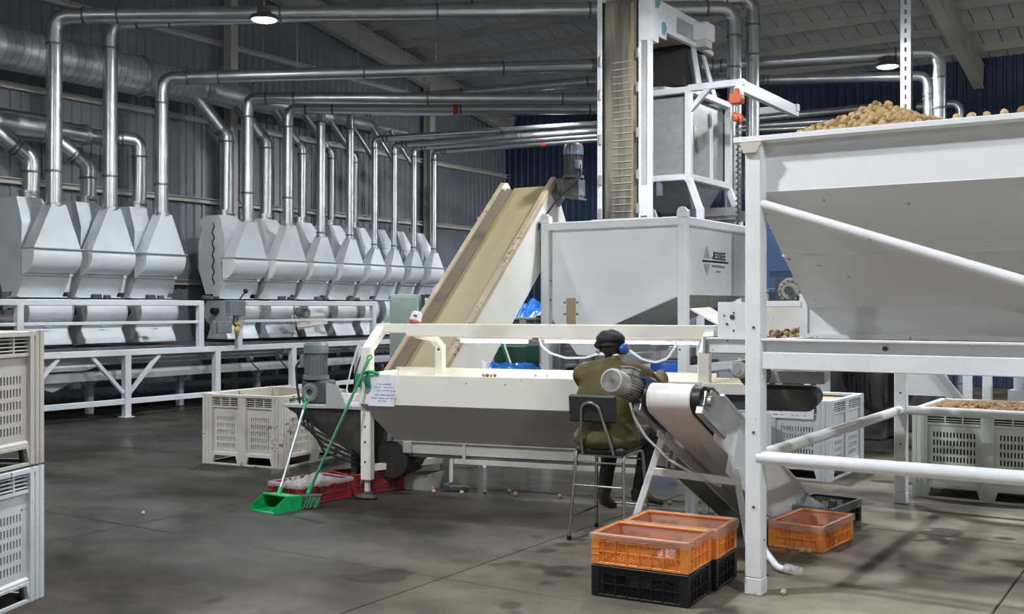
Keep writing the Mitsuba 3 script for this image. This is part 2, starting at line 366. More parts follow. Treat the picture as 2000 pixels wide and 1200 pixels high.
# roof: trays with open joints, purlins, rafters
struct('ceiling', MB().prism([(Y1 + .1, EAVE + .07), (Y1 + .1, EAVE + .2), (YR, roof_z(YR) + .2), (Y0 - .1, roof_z(YR) + .2), (Y0 - .1, roof_z(YR) + .07), (YR, roof_z(YR) + .07)],
       X1 - X0 + .2, frame_axes((X0 - .1, 0, 0), (0, 1, 0), (0, 0, 1), (1, 0, 0))), 'mat_roof')
ca, TRAY = math.atan(PITCH), .365
SLOPE = (Y1 - YR) / math.cos(ca)
tray = MB().span((.010, 0, 0), (TRAY - .010, SLOPE, .004)).span((.010, 0, 0), (.014, SLOPE, .06)).span((TRAY - .014, 0, 0), (TRAY - .010, SLOPE, .06))
tray_d = mikit.ply(tray.out(), 'mat_roof')
x = X0
while x < X1: piece('ceiling', 'tray', tray_d, Fr(x, Y1, EAVE) @ frame_axes((0, 0, 0), (1, 0, 0), (0, -math.cos(ca), math.sin(ca)), (0, math.sin(ca), math.cos(ca)))); x += TRAY
y = 25.0 - .6
while y > YR:
    z = roof_z(y) - .005
    p = MB(Fr(0, y, z)).span((X0, -.008, -.16), (X1, .008, 0)).span((X0, -.008, -.16), (X1, .062, -.145)).span((X0, -.008, -.015), (X1, .062, 0)).span((X0, .052, -.16), (X1, .062, -.125))
    piece('ceiling', 'purlin', mikit.ply(p.out(), 'mat_purlin')); y -= 1.07
for xc in (X0 + .27, -10.3, -4.3, 1.75, 7.8):
    r = MB(); ibeam(r, .50, .21, .02, .014, SLOPE, frame_axes((xc, Y1 - .02, EAVE - .17), (0, -math.cos(ca), math.sin(ca)), (1, 0, 0), (0, math.sin(ca), math.cos(ca))))
    for k in range(3): r.box((.1 + k * 2.0, 0, -.25), (.012, .2, .46), frame_axes((xc, Y1 - .02, EAVE - .17), (0, -math.cos(ca), math.sin(ca)), (1, 0, 0), (0, math.sin(ca), math.cos(ca))))
    piece('ceiling', 'rafter', mikit.ply(r.out(), 'mat_rafter'))

# ------------------------------------------------------------------ high-bay lamps
def high_bay(x, y, z, label, group=None):
    t = Thing('high_bay_lamp')
    t.part('housing', MB().lathe([(0, .02), (.16, .012), (.185, .0), (.195, .02), (.18, .05), (.10, .08), (.09, .16), (0, .165)], 28), 'mat_dark', under=None)
    em = {'type': 'area', 'radiance': {'type': 'rgb', 'value': [LAMP_POWER * c for c in LAMP_TINT]}}
    t.part('lens', MB().lathe([(0, -.034), (.13, -.030), (.162, -.018), (.178, -.004)], 28), 'mat_white_clean', smooth=False, emitter=em, under='housing')
    t.part('cable', MB().tube([(0, 0, .16), (0, 0, roof_z(y) - z - .15)], .006, 6), 'mat_steel')
    return t.place(label, 'lamp', Fr(x, y, z), group or 'high-bay lamps under the roof')
OUT_OF_VIEW = ['above the big white hopper bin', 'above the floor in front of the sorting table', 'above the two stacked bins at the left', 'nearest to the photographer on the right', 'above the right end of the receiving hopper', 'in the far right corner of the hall', 'in the far left corner behind the silver pipes', 'behind the photographer']
for i, q in enumerate(HIGH_BAYS):
    high_bay(*q, 'round high-bay lamp glowing in the upper left above the silver pipes' if i == 0 else 'round high-bay lamp glowing in the upper right above the walnut heap' if i == 1 else 'round high-bay lamp ' + OUT_OF_VIEW[i - 2])

# an unseen lamp added behind the surge hopper to brighten the far left wall
t = Thing('added_floodlight'); em = {'type': 'area', 'radiance': {'type': 'rgb', 'value': [ADDED_FLOOD_POWER * c for c in LAMP_TINT]}}
FL = frame_axes((-9.0, 21.5, 4.9), unit((-.13, .99, 0)), unit((-.42, -.055, .906)), unit((.898, .118, .424)))          # +z of the lamp points backwards
hk = t.part('housing', MB().box((0, 0, .06), (.42, .30, .10), b=.015), 'mat_dark'); t.part('lens', MB().add([(-.18, -.12, .005), (.18, -.12, .005), (.18, .12, .005), (-.18, .12, .005)], [[0, 2, 1], [0, 3, 2]]), 'mat_white_clean', smooth=False, emitter=em, under=hk)
t.part('visor', MB().box((0, .155, -.10), (.42, .01, .30)), 'mat_dark', under=hk); t.part('visor', MB().box((-.215, 0, -.08), (.01, .30, .26)), 'mat_dark', under=hk); t.part('visor', MB().box((.215, 0, -.08), (.01, .30, .26)), 'mat_dark', under=hk)
t.part('hanger', MB(np.linalg.inv(FL)).tube([(-8.94, 21.5, 5.0), (-8.94, 21.5, roof_z(21.5) - .15)], .02, 8), 'mat_steel')
t.place('unseen floodlamp added behind the surge hopper to brighten the left wall', 'lamp', FL)

# ================================================================== PIPES
def duct(name, pts, r, label, group, elbow=.42, spacing=2.3, mt='mat_galv', first_ring=.25, seg=3, n=18):
    """A run of round sheet-metal pipe: straight lengths, segmented elbows and clamp rings, each a part."""
    t = Thing(name); p = [np.asarray(q, float) for q in pts]; cuts = []
    for i in range(1, len(p) - 1):
        a, b = unit(p[i - 1] - p[i]), unit(p[i + 1] - p[i]); th = math.acos(np.clip(np.dot(a, b), -1, 1))
        if th > PI - .12: cuts.append((p[i], p[i], None)); continue
        k = min(elbow / math.tan(th / 2), .45 * np.linalg.norm(p[i - 1] - p[i]), .45 * np.linalg.norm(p[i + 1] - p[i]))
        path = fillet_path(np.array([p[i] + a * k * 1.001, p[i], p[i] + b * k * 1.001]), k * math.tan(th / 2) * .999, seg); cuts.append((p[i] + a * k, p[i] + b * k, path))
    start = p[0]
    ring = lambda c, d, under, w=.032, o=1.09: t.part('clamp_ring', MB().lathe([(r * .98, -w / 2), (r * o, -w / 2), (r * (o + .03), 0), (r * o, w / 2), (r * .98, w / 2)], n, axis_frame(c, d)), 'mat_clamp', under=under)
    for i in range(len(p) - 1):
        end = cuts[i][0] if i < len(cuts) else p[-1]
        L = np.linalg.norm(end - start); d = unit(end - start)
        if L > .02:
            pk = t.part('pipe', MB().tube([start, end], r, n), mt)
            s = first_ring
            while s < L - .15: ring(start + d * s, d, pk); s += spacing
        if i < len(cuts):
            if cuts[i][2] is not None:
                ek = t.part('elbow', MB().tube(cuts[i][2], r * 1.01, n), mt, smooth=24)
                ring(cuts[i][0], d, ek); q = cuts[i][2]; ring(cuts[i][1], q[-1] - q[-2], ek)
            start = cuts[i][1]
    return t, lambda lab, g=group: t.place(lab, 'pipe', group=g)

ORD = ['first', 'second', 'third', 'fourth', 'fifth', 'sixth', 'seventh', 'eighth', 'ninth', 'tenth', 'eleventh']
PIPES = [  # radius, path; from the front cone of each aspirator up and over to the cyclone behind the elevator
 (.116, [(-14.60, 9.97, 3.23), (-14.60, 9.97, 6.05), (-6.51, 16.63, 6.50), (-6.51, 16.63, .0)]),
 (.112, [(-14.60, 10.95, 3.25), (-14.60, 10.95, 6.17), (-6.55, 17.56, 6.90), (-6.55, 17.56, .0)]),
 (.108, [(-14.62, 11.96, 3.22), (-14.62, 11.96, 5.47), (-9.22, 16.90, 5.96), (-7.44, 18.17, 5.97), (-3.85, 18.95, 5.92), (-3.85, 18.95, .0)]),
 (.106, [(-14.60, 13.84, 3.24), (-14.60, 13.84, 5.445), (-7.86, 18.02, 5.41), (-7.86, 18.02, .0)]),
 (.098, [(-14.60, 14.85, 3.24), (-14.60, 14.85, 5.406), (-8.19, 18.76, 5.38), (-8.19, 18.76, .0)]),
 (.088, [(-14.60, 15.75, 3.06), (-14.60, 15.75, 5.61), (-9.62, 17.84, 5.90), (-6.90, 19.00, 5.80), (-4.19, 19.68, 5.69), (-4.19, 19.68, .0)]),
 (.080, [(-14.60, 16.59, 3.06), (-14.60, 16.59, 5.60), (-8.59, 19.69, 5.55), (-8.59, 19.69, .0)]),
 (.066, [(-14.60, 17.35, 2.91), (-14.60, 17.35, 5.165), (-10.03, 19.24, 5.35), (-8.0, 20.1, 5.40), (-8.0, 20.1, .0)]),
 (.064, [(-14.60, 17.99, 2.91), (-14.60, 17.99, 5.12), (-10.31, 19.77, 5.32), (-8.2, 20.9, 5.46), (-5.6, 22.3, 5.72), (-5.4, 22.3, .0)]),
 (.064, [(-14.60, 18.66, 2.91), (-14.60, 18.66, 5.15), (-10.49, 20.13, 5.28), (-8.3, 21.2, 5.38), (-5.6, 22.6, 5.54), (-5.6, 22.6, .0)]),
 (.064, [(-14.60, 19.38, 2.91), (-14.60, 19.38, 5.15), (-10.68, 20.48, 5.26), (-8.4, 21.1, 5.30), (-6.2, 22.2, 5.36), (-6.2, 22.2, .0)])]
for i, (r, pts) in enumerate(PIPES):
    t, go = duct('air_pipe', pts, r, '', 'air pipes over the aspirators', elbow=.44 if i < 3 else .34 if i < 7 else .2, first_ring=.08 if i > 4 else .5, spacing=2.4)
    if i in (2, 3):
        a, b = (np.array(pts[1]), np.array(pts[2]))
        for fr in ((.30, .62) if i == 2 else (.36, .7)): q = a + (b - a) * fr; t.part('hanger_rod', MB().tube([q + (0, 0, r), (q[0], q[1], roof_z(q[1]) - .16)], .007, 6), 'mat_steel')
    if i in (4, 10):
        a, b = (np.array(pts[1]), np.array(pts[2])); q = a + (b - a) * (.42 if i == 4 else .62)
        t.part('red_tape', MB().lathe([(r * 1.02, -.05), (r * 1.14, -.05), (r * 1.14, .05), (r * 1.02, .05)], 16, axis_frame(q, b - a)), 'mat_redpaint', label='red marker wrapped round the pipe')
    go('silver air pipe rising from the %s aspirator cone, counted from the left' % ORD[i])

# the big spiral header above the aspirators
def header():
    t = Thing('spiral_duct'); x, z = -15.6, 5.68
    secs = [(6.0, 12.30, .335), (12.36, 13.6, .30), (13.66, 14.7, .245), (14.76, 15.9, .20), (15.96, 17.1, .155), (17.16, 18.4, .115), (18.46, 19.7, .075)]
    for i, (a, b, r) in enumerate(secs):
        t.part('pipe', MB().tube([(x, a, z), (x, b, z)], r, 32), 'mat_galv_rough')
        if i < 2:
            ny = int((b - a) / .135 * 16); s = np.linspace(0, 1, ny); ang = s * (b - a) / .135 * 2 * PI
            t.part('spiral_seam', MB().tube(np.stack([x + r * np.cos(ang), a + s * (b - a), z + r * np.sin(ang)], 1), .008, 5), 'mat_galv_dark')
        if i: t.part('reducer', MB().tube([(x, secs[i - 1][1], z), (x, a + .12, z)], [secs[i - 1][2], r], 32), 'mat_galv_rough')
        t.part('flange', MB().lathe([(r * .98, -.03), (r * 1.07, -.03), (r * 1.07, .03), (r * .98, .03)], 32, axis_frame((x, b - .02, z), (0, 1, 0))), 'mat_galv')
    for yc in (8.6, 12.0, 15.2, 18.0):
        t.part('hanger', MB().tube([(x, yc, z + .1), (x, yc, 8.3)], .008, 6), 'mat_steel')
    t.place('wide spiral-seamed silver duct running along the left wall, narrowing away', 'duct')
    for i, (yb, r, zt) in enumerate([(13.99, .128, 3.36), (14.98, .115, 3.36), (15.96, .085, 3.3), (16.80, .075, 3.3), (17.55, .06, 3.2), (18.2, .055, 3.2), (18.9, .05, 3.2), (19.55, .045, 3.2)]):
        rr = next(s[2] for s in secs if yb - .5 < s[1])
        t, go = duct('branch_pipe', [(-15.3, yb, zt), (-15.3, yb, 4.85), (-15.52, yb - .55, z - rr * .55)], r, '', 'branch pipes behind the aspirators', elbow=.30, mt='mat_galv_dark' if i % 2 else 'mat_galv', spacing=5, first_ring=.04)
        go('silver branch pipe dropping from the spiral duct, %s from the left' % ORD[i])
    t = Thing('header_duct'); x, z = -15.6, 4.52
    for i, (a, b, r) in enumerate([(6.0, 10.5, .225), (10.56, 11.2, .165), (11.26, 11.6, .13)]):
        t.part('pipe', MB().tube([(x, a, z), (x, b, z)], r, 28), 'mat_galv')
        if i: t.part('reducer', MB().tube([(x, a - .06, z), (x, a + .1, z)], [(.225, .165)[i - 1], r], 28), 'mat_galv')
        t.part('flange', MB().lathe([(r * .98, -.03), (r * 1.08, -.03), (r * 1.08, .03), (r * .98, .03)], 28, axis_frame((x, b, z), (0, 1, 0))), 'mat_galv_dark')
    t.place('silver header duct below the spiral duct at the far left', 'duct')
    for i, pts in enumerate([[(-15.3, 10.05, 3.36), (-15.3, 10.05, 4.0), (-15.5, 9.45, 4.42)], [(-15.3, 11.06, 3.36), (-15.3, 11.06, 4.0), (-15.5, 10.45, 4.44)], [(-15.3, 12.05, 3.36), (-15.3, 12.05, 4.52), (-15.6, 11.5, 4.52)]]):
        t, go = duct('branch_pipe', pts, .128 if i < 2 else .118, '', 'branch pipes behind the aspirators', elbow=.42, spacing=5, first_ring=.06, seg=4)
        go('bent silver branch pipe above the %s aspirator from the left' % ORD[i])
header()

# ================================================================== ASPIRATORS
HOOD = [(-.385, 3.35), (.02, 3.35), (.16, 2.95), (.13, 2.19), (.06, 1.93), (-.33, 1.93), (-.52, 2.38), (-.52, 2.875), (-.42, 3.11), (-.50, 3.24)]
def aspirator(y, w, r, ztop, hw, yh, label, cable=False):
    t = Thing('aspirator')
    fx = lambda yy: frame_axes((0, yy, 0), (1, 0, 0), (0, 0, 1), (0, -1, 0))    # outline in x-z, extruded towards -y
    # hood: upright left plate, top narrowing to the right
    o = yh - y; a, b = o - hw / 2, o + hw / 2
    lo, up = [], []
    mb = MB(); n = len(HOOD); H = np.array(HOOD)
    def edge(p): return b if p[1] < 2.7 else b - (hw * .52) * (p[1] - 2.7) / .65
    v = [(p[0], a, p[1]) for p in HOOD] + [(p[0], edge(p), p[1]) for p in HOOD]
    v = np.array(v); tri = trimesh.creation.triangulate_polygon(Polygon(HOOD), engine='earcut')
    tv, tf = tri; idx = [int(np.argmin(np.linalg.norm(H - q, axis=1))) for q in tv]; tf = np.array([[idx[k] for k in f] for f in tf])
    sides = [[i, (i + 1) % n, n + (i + 1) % n, n + i] for i in range(n)]
    f = np.vstack([tf, tf[:, ::-1] + n, *[[[q[0], q[2], q[1]], [q[0], q[3], q[2]]] for q in sides]])
    m = trimesh.Trimesh(v, f, process=False); m.fix_normals(); mb.mesh(m)
    t.part('hood', mb, 'mat_machine', smooth=12)
    t.part('outlet_collar', MB().lathe([(r * 1.0, 0), (r * 1.25, 0), (r * 1.25, .05), (r * 1.12, .05), (r * 1.12, .1), (r * 1.25, .1), (r * 1.25, .14), (r, .14)], 20, Fr(-.3, o - .02, 3.34)), 'mat_galv_dark', under='hood')
    # front cone
    s = r * 1.02; cb = MB()
    cb.hull([(.40 + q * s, p * s, ztop) for p in (-1, 1) for q in (-1, 1)] + [(x, p * w / 2, 2.575) for p in (-1, 1) for x in (.22, .49)])
    t.part('intake_cone', cb, 'mat_machine', smooth=False)
    t.part('cone_collar', MB().lathe([(r * .9, -.02), (r * 1.15, -.02), (r * 1.15, .03), (r * .9, .03)], 18, Fr(.40, 0, ztop)), 'mat_galv_dark', under='intake_cone')
    t.part('flange', MB().span((.17, -w / 2 - .02, 2.562), (.54, w / 2 + .02, 2.578)), 'mat_greymetal', under='intake_cone')
    prof = [(.20, 2.19)] + arc(.20, 2.50, .315, -90, 0, 9) + [(.50, 2.56), (.20, 2.56)]
    t.part('drum_cover', MB().prism(prof, w, fx(w / 2)), 'mat_machine', smooth=40)
    for s_ in (-1, 1): t.part('side_plate', MB().prism([(p[0] * 1.0 - .006, p[1]) if k else p for k, p in enumerate(prof)], .012, fx(s_ * (w / 2 + .004) + .006)), 'mat_white_clean', under='drum_cover')
    bolts = MB()
    for k in range(7): bolts.box((.27, -w / 2 + w * (k + .5) / 7, 2.186), (.03, .022, .022))
    t.part('hinge_strip', bolts.span((.20, -w / 2 - .01, 2.176), (.30, w / 2 + .01, 2.19)), 'mat_machine', under='drum_cover')
    t.part('latch', MB().box((.31, w / 2 - .05, 2.19), (.035, .05, .045), b=.006), 'mat_white_clean', under='drum_cover')
    ch = [(.10, 2.185), (.25, 2.185), (.05, 1.86), (-.10, 1.86)]
    t.part('chute', MB().prism(ch, w * .98, fx(w * .49)), 'mat_machine')
    t.part('chute_flange', MB().span((-.15, -w / 2 - .015, 1.845), (.135, w / 2 + .015, 1.86)), 'mat_machine', under='chute')
    # cylinder below the walkway rail
    low = [(-.22, 1.13), (.30, 1.13), (.275, 1.20), (.20, 1.34), (.20, 1.385), (.25, 1.43), (.315, 1.52), (.34, 1.62), (.325, 1.72), (.28, 1.82), (-.20, 1.82), (-.28, 1.72), (-.30, 1.6), (-.25, 1.47), (-.14, 1.38), (-.14, 1.33)]
    t.part('lower_drum', MB().prism(low, w * .93, fx(w * .465)), 'mat_machine', smooth=40)
    sh = [(x * (1.06 if z > 1.35 else 1.02), z) for x, z in low]
    for s_ in (-1, 1): t.part('end_plate', MB().prism(sh, .012, fx(s_ * w * .475)), 'mat_greymetal', under='lower_drum')
    t.part('shaft', MB().cyl((.04, -w * .48, 1.63), (.04, -w * .48 - .13, 1.63), .055, 14), 'mat_black', under='lower_drum')
    t.part('name_plate', MB().box((.262, 0, 1.405), (.012, .11, .02), Fr(0, 0, 0)), 'mat_greymetal', under='lower_drum')
    if cable:
        pts = [(-.12 + .03 * math.sin(k * 1.7), a - .012, 3.2 - k * .055) for k in range(21)]
        t.part('cable', MB().tube(pts, .009, 6), 'mat_black', under='hood')
    return t.place(label, 'aspirator', Fr(-15.0, y, 0), 'aspirators along the left wall')
UNITS = [(9.97, .78, .116, 3.23, .86, 10.03), (10.95, .78, .112, 3.24, .86, 11.03), (11.96, .78, .106, 3.22, .86, 12.03),
         (13.84, .78, .105, 3.24, .86, 13.95), (14.85, .79, .098, 3.23, .86, 14.95), (15.75, .62, .088, 3.06, .74, 15.9), (16.59, .61, .08, 3.06, .70, 16.75),
         (17.35, .47, .064, 2.91, .58, 17.5), (17.99, .42, .062, 2.91, .52, 18.15), (18.66, .42, .062, 2.91, .52, 18.8), (19.38, .45, .062, 2.91, .55, 19.5)]
for i, (y, w, r, zt, hw, yh) in enumerate(UNITS):
    aspirator(y, w, r, zt, hw, yh, 'white sheet-metal aspirator with a front cone, %s from the left' % ORD[i] + (', cable on its side' if i == 3 else ''), cable=i == 3)

# ------------------------------------------------------------------ the long white stand under the aspirators
def stand():
    t = Thing('machine_stand'); X = -14.14; P = lambda n, mb, m='mat_stand': t.part(n, mb, m)
    ya, yb = 5.4, 21.0
    P('beam', MB().span((X - .05, ya, .95), (X + .05, yb, 1.045), b=.006))
    P('lower_rail', MB().span((X - .035, ya, .20), (X + .035, yb, .285), b=.006))
    for k in range(-2, 6):
        y = 10.9 + 1.8 * k
        if y > yb: break
        lk = P('leg', MB().span((X - .055, y - .055, .012), (X + .055, y + .055, .95), b=.006)); t.part('foot_plate', MB().span((X - .09, y - .09, 0), (X + .09, y + .09, .012)), 'mat_stand', under=lk)
        if k <= 0:
            for s_ in (-1, 1): t.part('brace', MB().bar((X, y + s_ * .06, .38), (X, y + s_ * .62, .95), .055, .055), 'mat_stand', under=lk)
        P('inner_leg', MB().span((-15.10, y - .05, 0), (-15.0, y + .05, .56), b=.005), 'mat_stand')
        for s_ in (-1, 1): P('inner_brace', MB().bar((-15.05, y, .42), (-15.05, y + s_ * .2, .57), .04, .04), 'mat_stand')
        P('cross_member', MB().span((-15.3, y - .04, .86), (X - .05, y + .04, .94)), 'mat_stand')
    P('inner_beam', MB().span((-14.60, ya, .565), (-14.44, yb, .71), b=.006), 'mat_stand')
    P('back_rail', MB().span((-15.4, ya, .30), (-15.34, yb, .38)), 'mat_greymetal')
    P('back_beam', MB().span((-15.75, ya, .9), (-15.65, yb, 1.04)), 'mat_greymetal')
    P('deck', MB().span((-15.7, ya, 1.05), (X - .06, yb, 1.075)), 'mat_dark')
    P('rear_beam', MB().span((-14.62, ya, .80), (-14.54, yb, .93)), 'mat_stand')
    for y0, y1, z0, z1 in ((7.2, 12.35, 1.045, 1.81), (13.2, 16.75, 1.045, 1.81)):
        P('top_rail', MB().span((X - .045, y0, z1 - .09), (X + .045, y1, z1), b=.008)); P('mid_rail', MB().span((X - .025, y0, 1.43), (X + .025, y1, 1.48), b=.006))
        for y in ([9.1, 12.35] if y0 < 8 else [13.2, 16.75]): P('rail_post', MB().span((X - .05, y - .05, z0), (X + .05, y + .05, z1 - .005), b=.006))
    for y in (10.45, 11.45, 12.6, 14.35, 15.3, 16.2): P('bearing_block', MB().box((X - .12, y, 1.86), (.10, .14, .07), b=.012).cyl((X - .05, y + .09, 1.855), (X - .05, y + .19, 1.855), .03, 12), 'mat_dark')
    for y in (13.4, 14.1, 15.0): P('spring_clamp', MB().cyl((X + .02, y, .8), (X + .02, y + .08, .8), .05, 12).bar((X + .02, y, .8), (X + .03, y + .26, .58), .02, .02), 'mat_dark')
    tr = MB(); tr.hull([(x, y, z) for x in (-14.75, -14.35) for y, z in ((9.25, .93), (11.0, .93), (9.5, .74), (10.35, .74))]); P('tray', tr, 'mat_stand')
    tr = MB(); tr.hull([(x, y, z) for x in (-14.9, -14.6) for y, z in ((9.5, .56), (10.3, .56), (9.95, .42))]); P('tray', tr, 'mat_stand')
    t.place('long white steel stand with braced legs and railing under the aspirators', 'stand')
stand()
t = Thing('drive_motor')
t.part('body', MB().cyl((0, 0, 0), (.3, .05, 0), .13, 18).box((.1, 0, -.1), (.2, .2, .12)), 'mat_dark'); t.part('pulley', MB().cyl((.3, .05, 0), (.36, .06, 0), .17, 20), 'mat_motor_pale')
t.place('dark drive motor with a pulley low under the left end of the white stand', 'motor', Fr(-14.6, 9.35, .30))
t = Thing('drive_motor')
t.part('body', MB().cyl((0, -.2, 0), (0, .15, 0), .12, 18).box((0, 0, .13), (.12, .14, .1)), 'mat_dark'); t.part('fan_cover', MB().cyl((0, -.26, 0), (0, -.2, 0), .125, 18), 'mat_motor_grey')
t.place('dark motor at the far left edge, behind the white railing', 'motor', Fr(-14.6, 9.2, 1.48))

# controls on the railing between the two groups
t = Thing('control_box'); t.part('case', MB().box((0, 0, 0), (.14, .34, .26), b=.01), 'mat_motor_grey'); t.part('lever', MB().tube([(.03, .05, .13), (.05, .10, .21), (.06, .16, .27)], .012, 8), 'mat_black'); t.part('lever_ball', MB().sphere((.06, .17, .29), .042), 'mat_black', under='lever')
t.part('cable', MB().tube([(.02, -.05, -.12), (.03, -.08, -.25), (.03, 0, -.34)], .014, 6), 'mat_black')
t.place('grey control box with a black ball lever on the white railing', 'control box', Fr(-14.0, 13.0, 1.68))
t = Thing('control_box'); t.part('case', MB().box((0, 0, 0), (.12, .30, .20), b=.01), 'mat_motor_grey'); t.part('flange_plate', MB().box((.0, -.19, 0), (.03, .06, .24)), 'mat_motor_grey'); t.part('yellow_valve', MB().lathe([(0, 0), (.05, 0), (.055, .03), (.03, .05), (0, .05)], 14, axis_frame((.06, .24, -.04), (1, 0, 0))).box((.03, .30, .07), (.03, .12, .03)), mat('mat_valve', (.55, .36, .03), .4), label='yellow valve knob')
t.part('chain', MB().tube([(.06, .24, -.08), (.06, .245, -.36)], .006, 6), 'mat_dark')
t.place('grey valve box with a yellow knob, lower of the two boxes on the railing', 'control box', Fr(-14.0, 12.72, 1.36))
t = Thing('feed_tray')
t.part('plate', MB().hull([(x, y, z) for x in (.0, .02) for y, z in ((-.25, 0), (.55, .10))] + [(x, y, z) for x in (-.30, -.28) for y, z in ((-.05, .34), (.7, .40))]), 'mat_underside')
t.part('motor', MB().cyl((.05, -.06, .30), (-.25, -.02, .33), .085, 18).cyl((.07, -.06, .30), (.05, -.06, .30), .07, 18), 'mat_motor_grey'); t.part('guard', MB().tube([(0, -.3, .05), (.02, -.42, .22), (.0, -.35, .42), (-.1, -.2, .5)], .012, 6), 'mat_machine')
t.place('tilted brown feed tray with a small motor in front of the aspirators', 'tray', Fr(-14.25, 15.0, 1.28))

# ================================================================== SORTING TABLE (its own axes: x along the table, y away from the camera side)
TBL = Fr(-6.45, 7.49, 0, 12.6)
def sorting_table():
    t = Thing('sorting_table'); P = lambda n, mb, m='mat_cream', **k: t.part(n, mb, m, **k); L = 3.05
    P('front_panel', MB().span((-.03, 0, .825), (L, .028, 1.098), b=.005))
    P('back_panel', MB().span((-.03, .735, .825), (L, .765, 1.125), b=.005)); P('end_panel', MB().span((-.03, .03, .825), (0, .733, 1.10), b=.004)); P('end_panel', MB().span((L - .03, .03, .825), (L, .733, 1.0), b=.004))
    P('table_top', MB().span((.002, .03, .985), (L - .032, .733, 1.0)), 'mat_cream_inner')
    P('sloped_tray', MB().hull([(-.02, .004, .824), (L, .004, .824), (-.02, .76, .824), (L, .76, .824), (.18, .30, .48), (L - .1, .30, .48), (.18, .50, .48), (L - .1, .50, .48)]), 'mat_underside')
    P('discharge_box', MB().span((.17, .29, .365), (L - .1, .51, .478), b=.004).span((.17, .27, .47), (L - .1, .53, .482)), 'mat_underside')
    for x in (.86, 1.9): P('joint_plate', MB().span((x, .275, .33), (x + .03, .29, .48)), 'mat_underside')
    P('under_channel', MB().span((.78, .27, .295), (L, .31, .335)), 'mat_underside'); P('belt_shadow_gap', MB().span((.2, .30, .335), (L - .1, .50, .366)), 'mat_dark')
    for x in (0.0, 3.06):
        m = MB().span((x - .05, .06, .13), (x + .05, .15, 1.34), b=.008).span((x - .02, .085, 0.012), (x + .02, .125, .13))
        pk = P('post', m, 'mat_cream'); P('levelling_foot', MB().lathe([(0, 0), (.055, 0), (.055, .012), (.02, .03), (0, .03)], 16, Fr(x, .105, 0)), 'mat_dark', under=pk)
        P('arm', MB().bar((x, .105, 1.31), (x, .40, 1.505), .09, .085, (0, 0, 1), b=.008, ext=.02), 'mat_cream')
    P('arm_stub', MB().span((-.05, .36, 1.46), (.30, .44, 1.545), b=.008))
    P('light_rail', MB().span((.27, .335, 1.43), (3.12, .445, 1.548), b=.01))
    P('rear_arm', MB().bar((.36, .42, 1.44), (.42, .62, 1.41), .075, .06, b=.006, ext=.02).bar((.42, .62, 1.41), (.44, .74, 1.33), .075, .06, b=.006, ext=.02).span((.40, .70, .98), (.48, .78, 1.345), b=.006))
    P('rear_leg', MB().span((.38, .85, 0.01), (.48, .95, .46), b=.006)); P('rear_leg', MB().span((2.9, .85, .01), (3.0, .95, .46), b=.006))
    P('cross_bar', MB().bar((0, .15, .235), (.42, .90, .235), .05, .06)); P('cross_bar', MB().bar((3.06, .15, .235), (2.95, .85, .235), .05, .06)); P('rear_bar', MB().span((.4, .88, .36), (3.0, .93, .42)), 'mat_underside')
    P('bolt', MB().cyl((.44, .70, 1.30), (.44, .69, 1.30), .012, 8), 'mat_dark')
    for x, z in ((0, .62), (0, .30), (0, .48)): P('bolt', MB().cyl((x, .062, z), (x, .052, z), .009, 8), 'mat_dark', under='post')
    for a, b in ((.80, 1.44), (1.60, 2.95)):
        hk = P('lamp_housing', MB().span((a - .03, .35, 1.412), (b + .03, .43, 1.432), b=.004), 'mat_white_clean')
        em = {'type': 'area', 'radiance': {'type': 'rgb', 'value': [TUBE_POWER, TUBE_POWER * .96, TUBE_POWER * .82]}}
        P('light_tube', MB().tube([(a, .39, 1.396), (b, .39, 1.396)], .021 if a < 1 else .014, 12), 'mat_white_clean', emitter=em, label='glowing fluorescent tube', under=hk)
    ck = MB().tube([(1.56, .36, 1.43), (1.60, .30, 1.36), (1.70, .24, 1.30), (1.86, .2, 1.262), (2.02, .22, 1.268), (2.12, .26, 1.30), (2.2, .3, 1.41)], .010, 8, fillet=.08)
    P('white_cable', ck, 'mat_paper', label='hanging white power cable')
    ck = MB().tube([(2.28, .36, 1.43), (2.36, .30, 1.35), (2.50, .26, 1.265), (2.62, .26, 1.235), (2.72, .28, 1.27), (2.77, .32, 1.36), (2.78, .36, 1.43)], .010, 8, fillet=.08)
    P('white_cable', ck, 'mat_paper', label='hanging white power cable')
    # discharge belt beyond the right-hand end
    P('belt_frame', MB().span((3.06, .03, 1.0), (3.42, .07, 1.09), b=.004), 'mat_cream'); P('belt_frame', MB().span((3.06, .66, 1.0), (3.42, .70, 1.09), b=.004), 'mat_cream')
    P('belt_frame', MB().span((3.42, .0, 1.10), (3.56, .72, 1.20), b=.004).span((3.56, .05, 1.10), (4.0, .68, 1.195), b=.004), 'mat_greymetal')
    st = arc(3.12, .965, .085, 90, 270, 8) + arc(3.86, .965, .085, -90, 90, 8)
    P('belt', MB().prism(st, .56, frame_axes((0, .64, 0), (1, 0, 0), (0, 0, 1), (0, -1, 0))), 'mat_dark', smooth=40)
    P('belt_surface', MB().span((3.05, .075, 1.055), (3.44, .655, 1.085)), 'mat_belt')
    P('clamp', MB().span((3.42, -.02, .95), (3.50, .04, 1.08), b=.005).cyl((3.46, -.02, 1.0), (3.46, -.04, 1.0), .02, 10), 'mat_steel')
    t.place('cream steel sorting table with a tube-lit overhead rail and sloping tray', 'sorting table', TBL)
sorting_table()

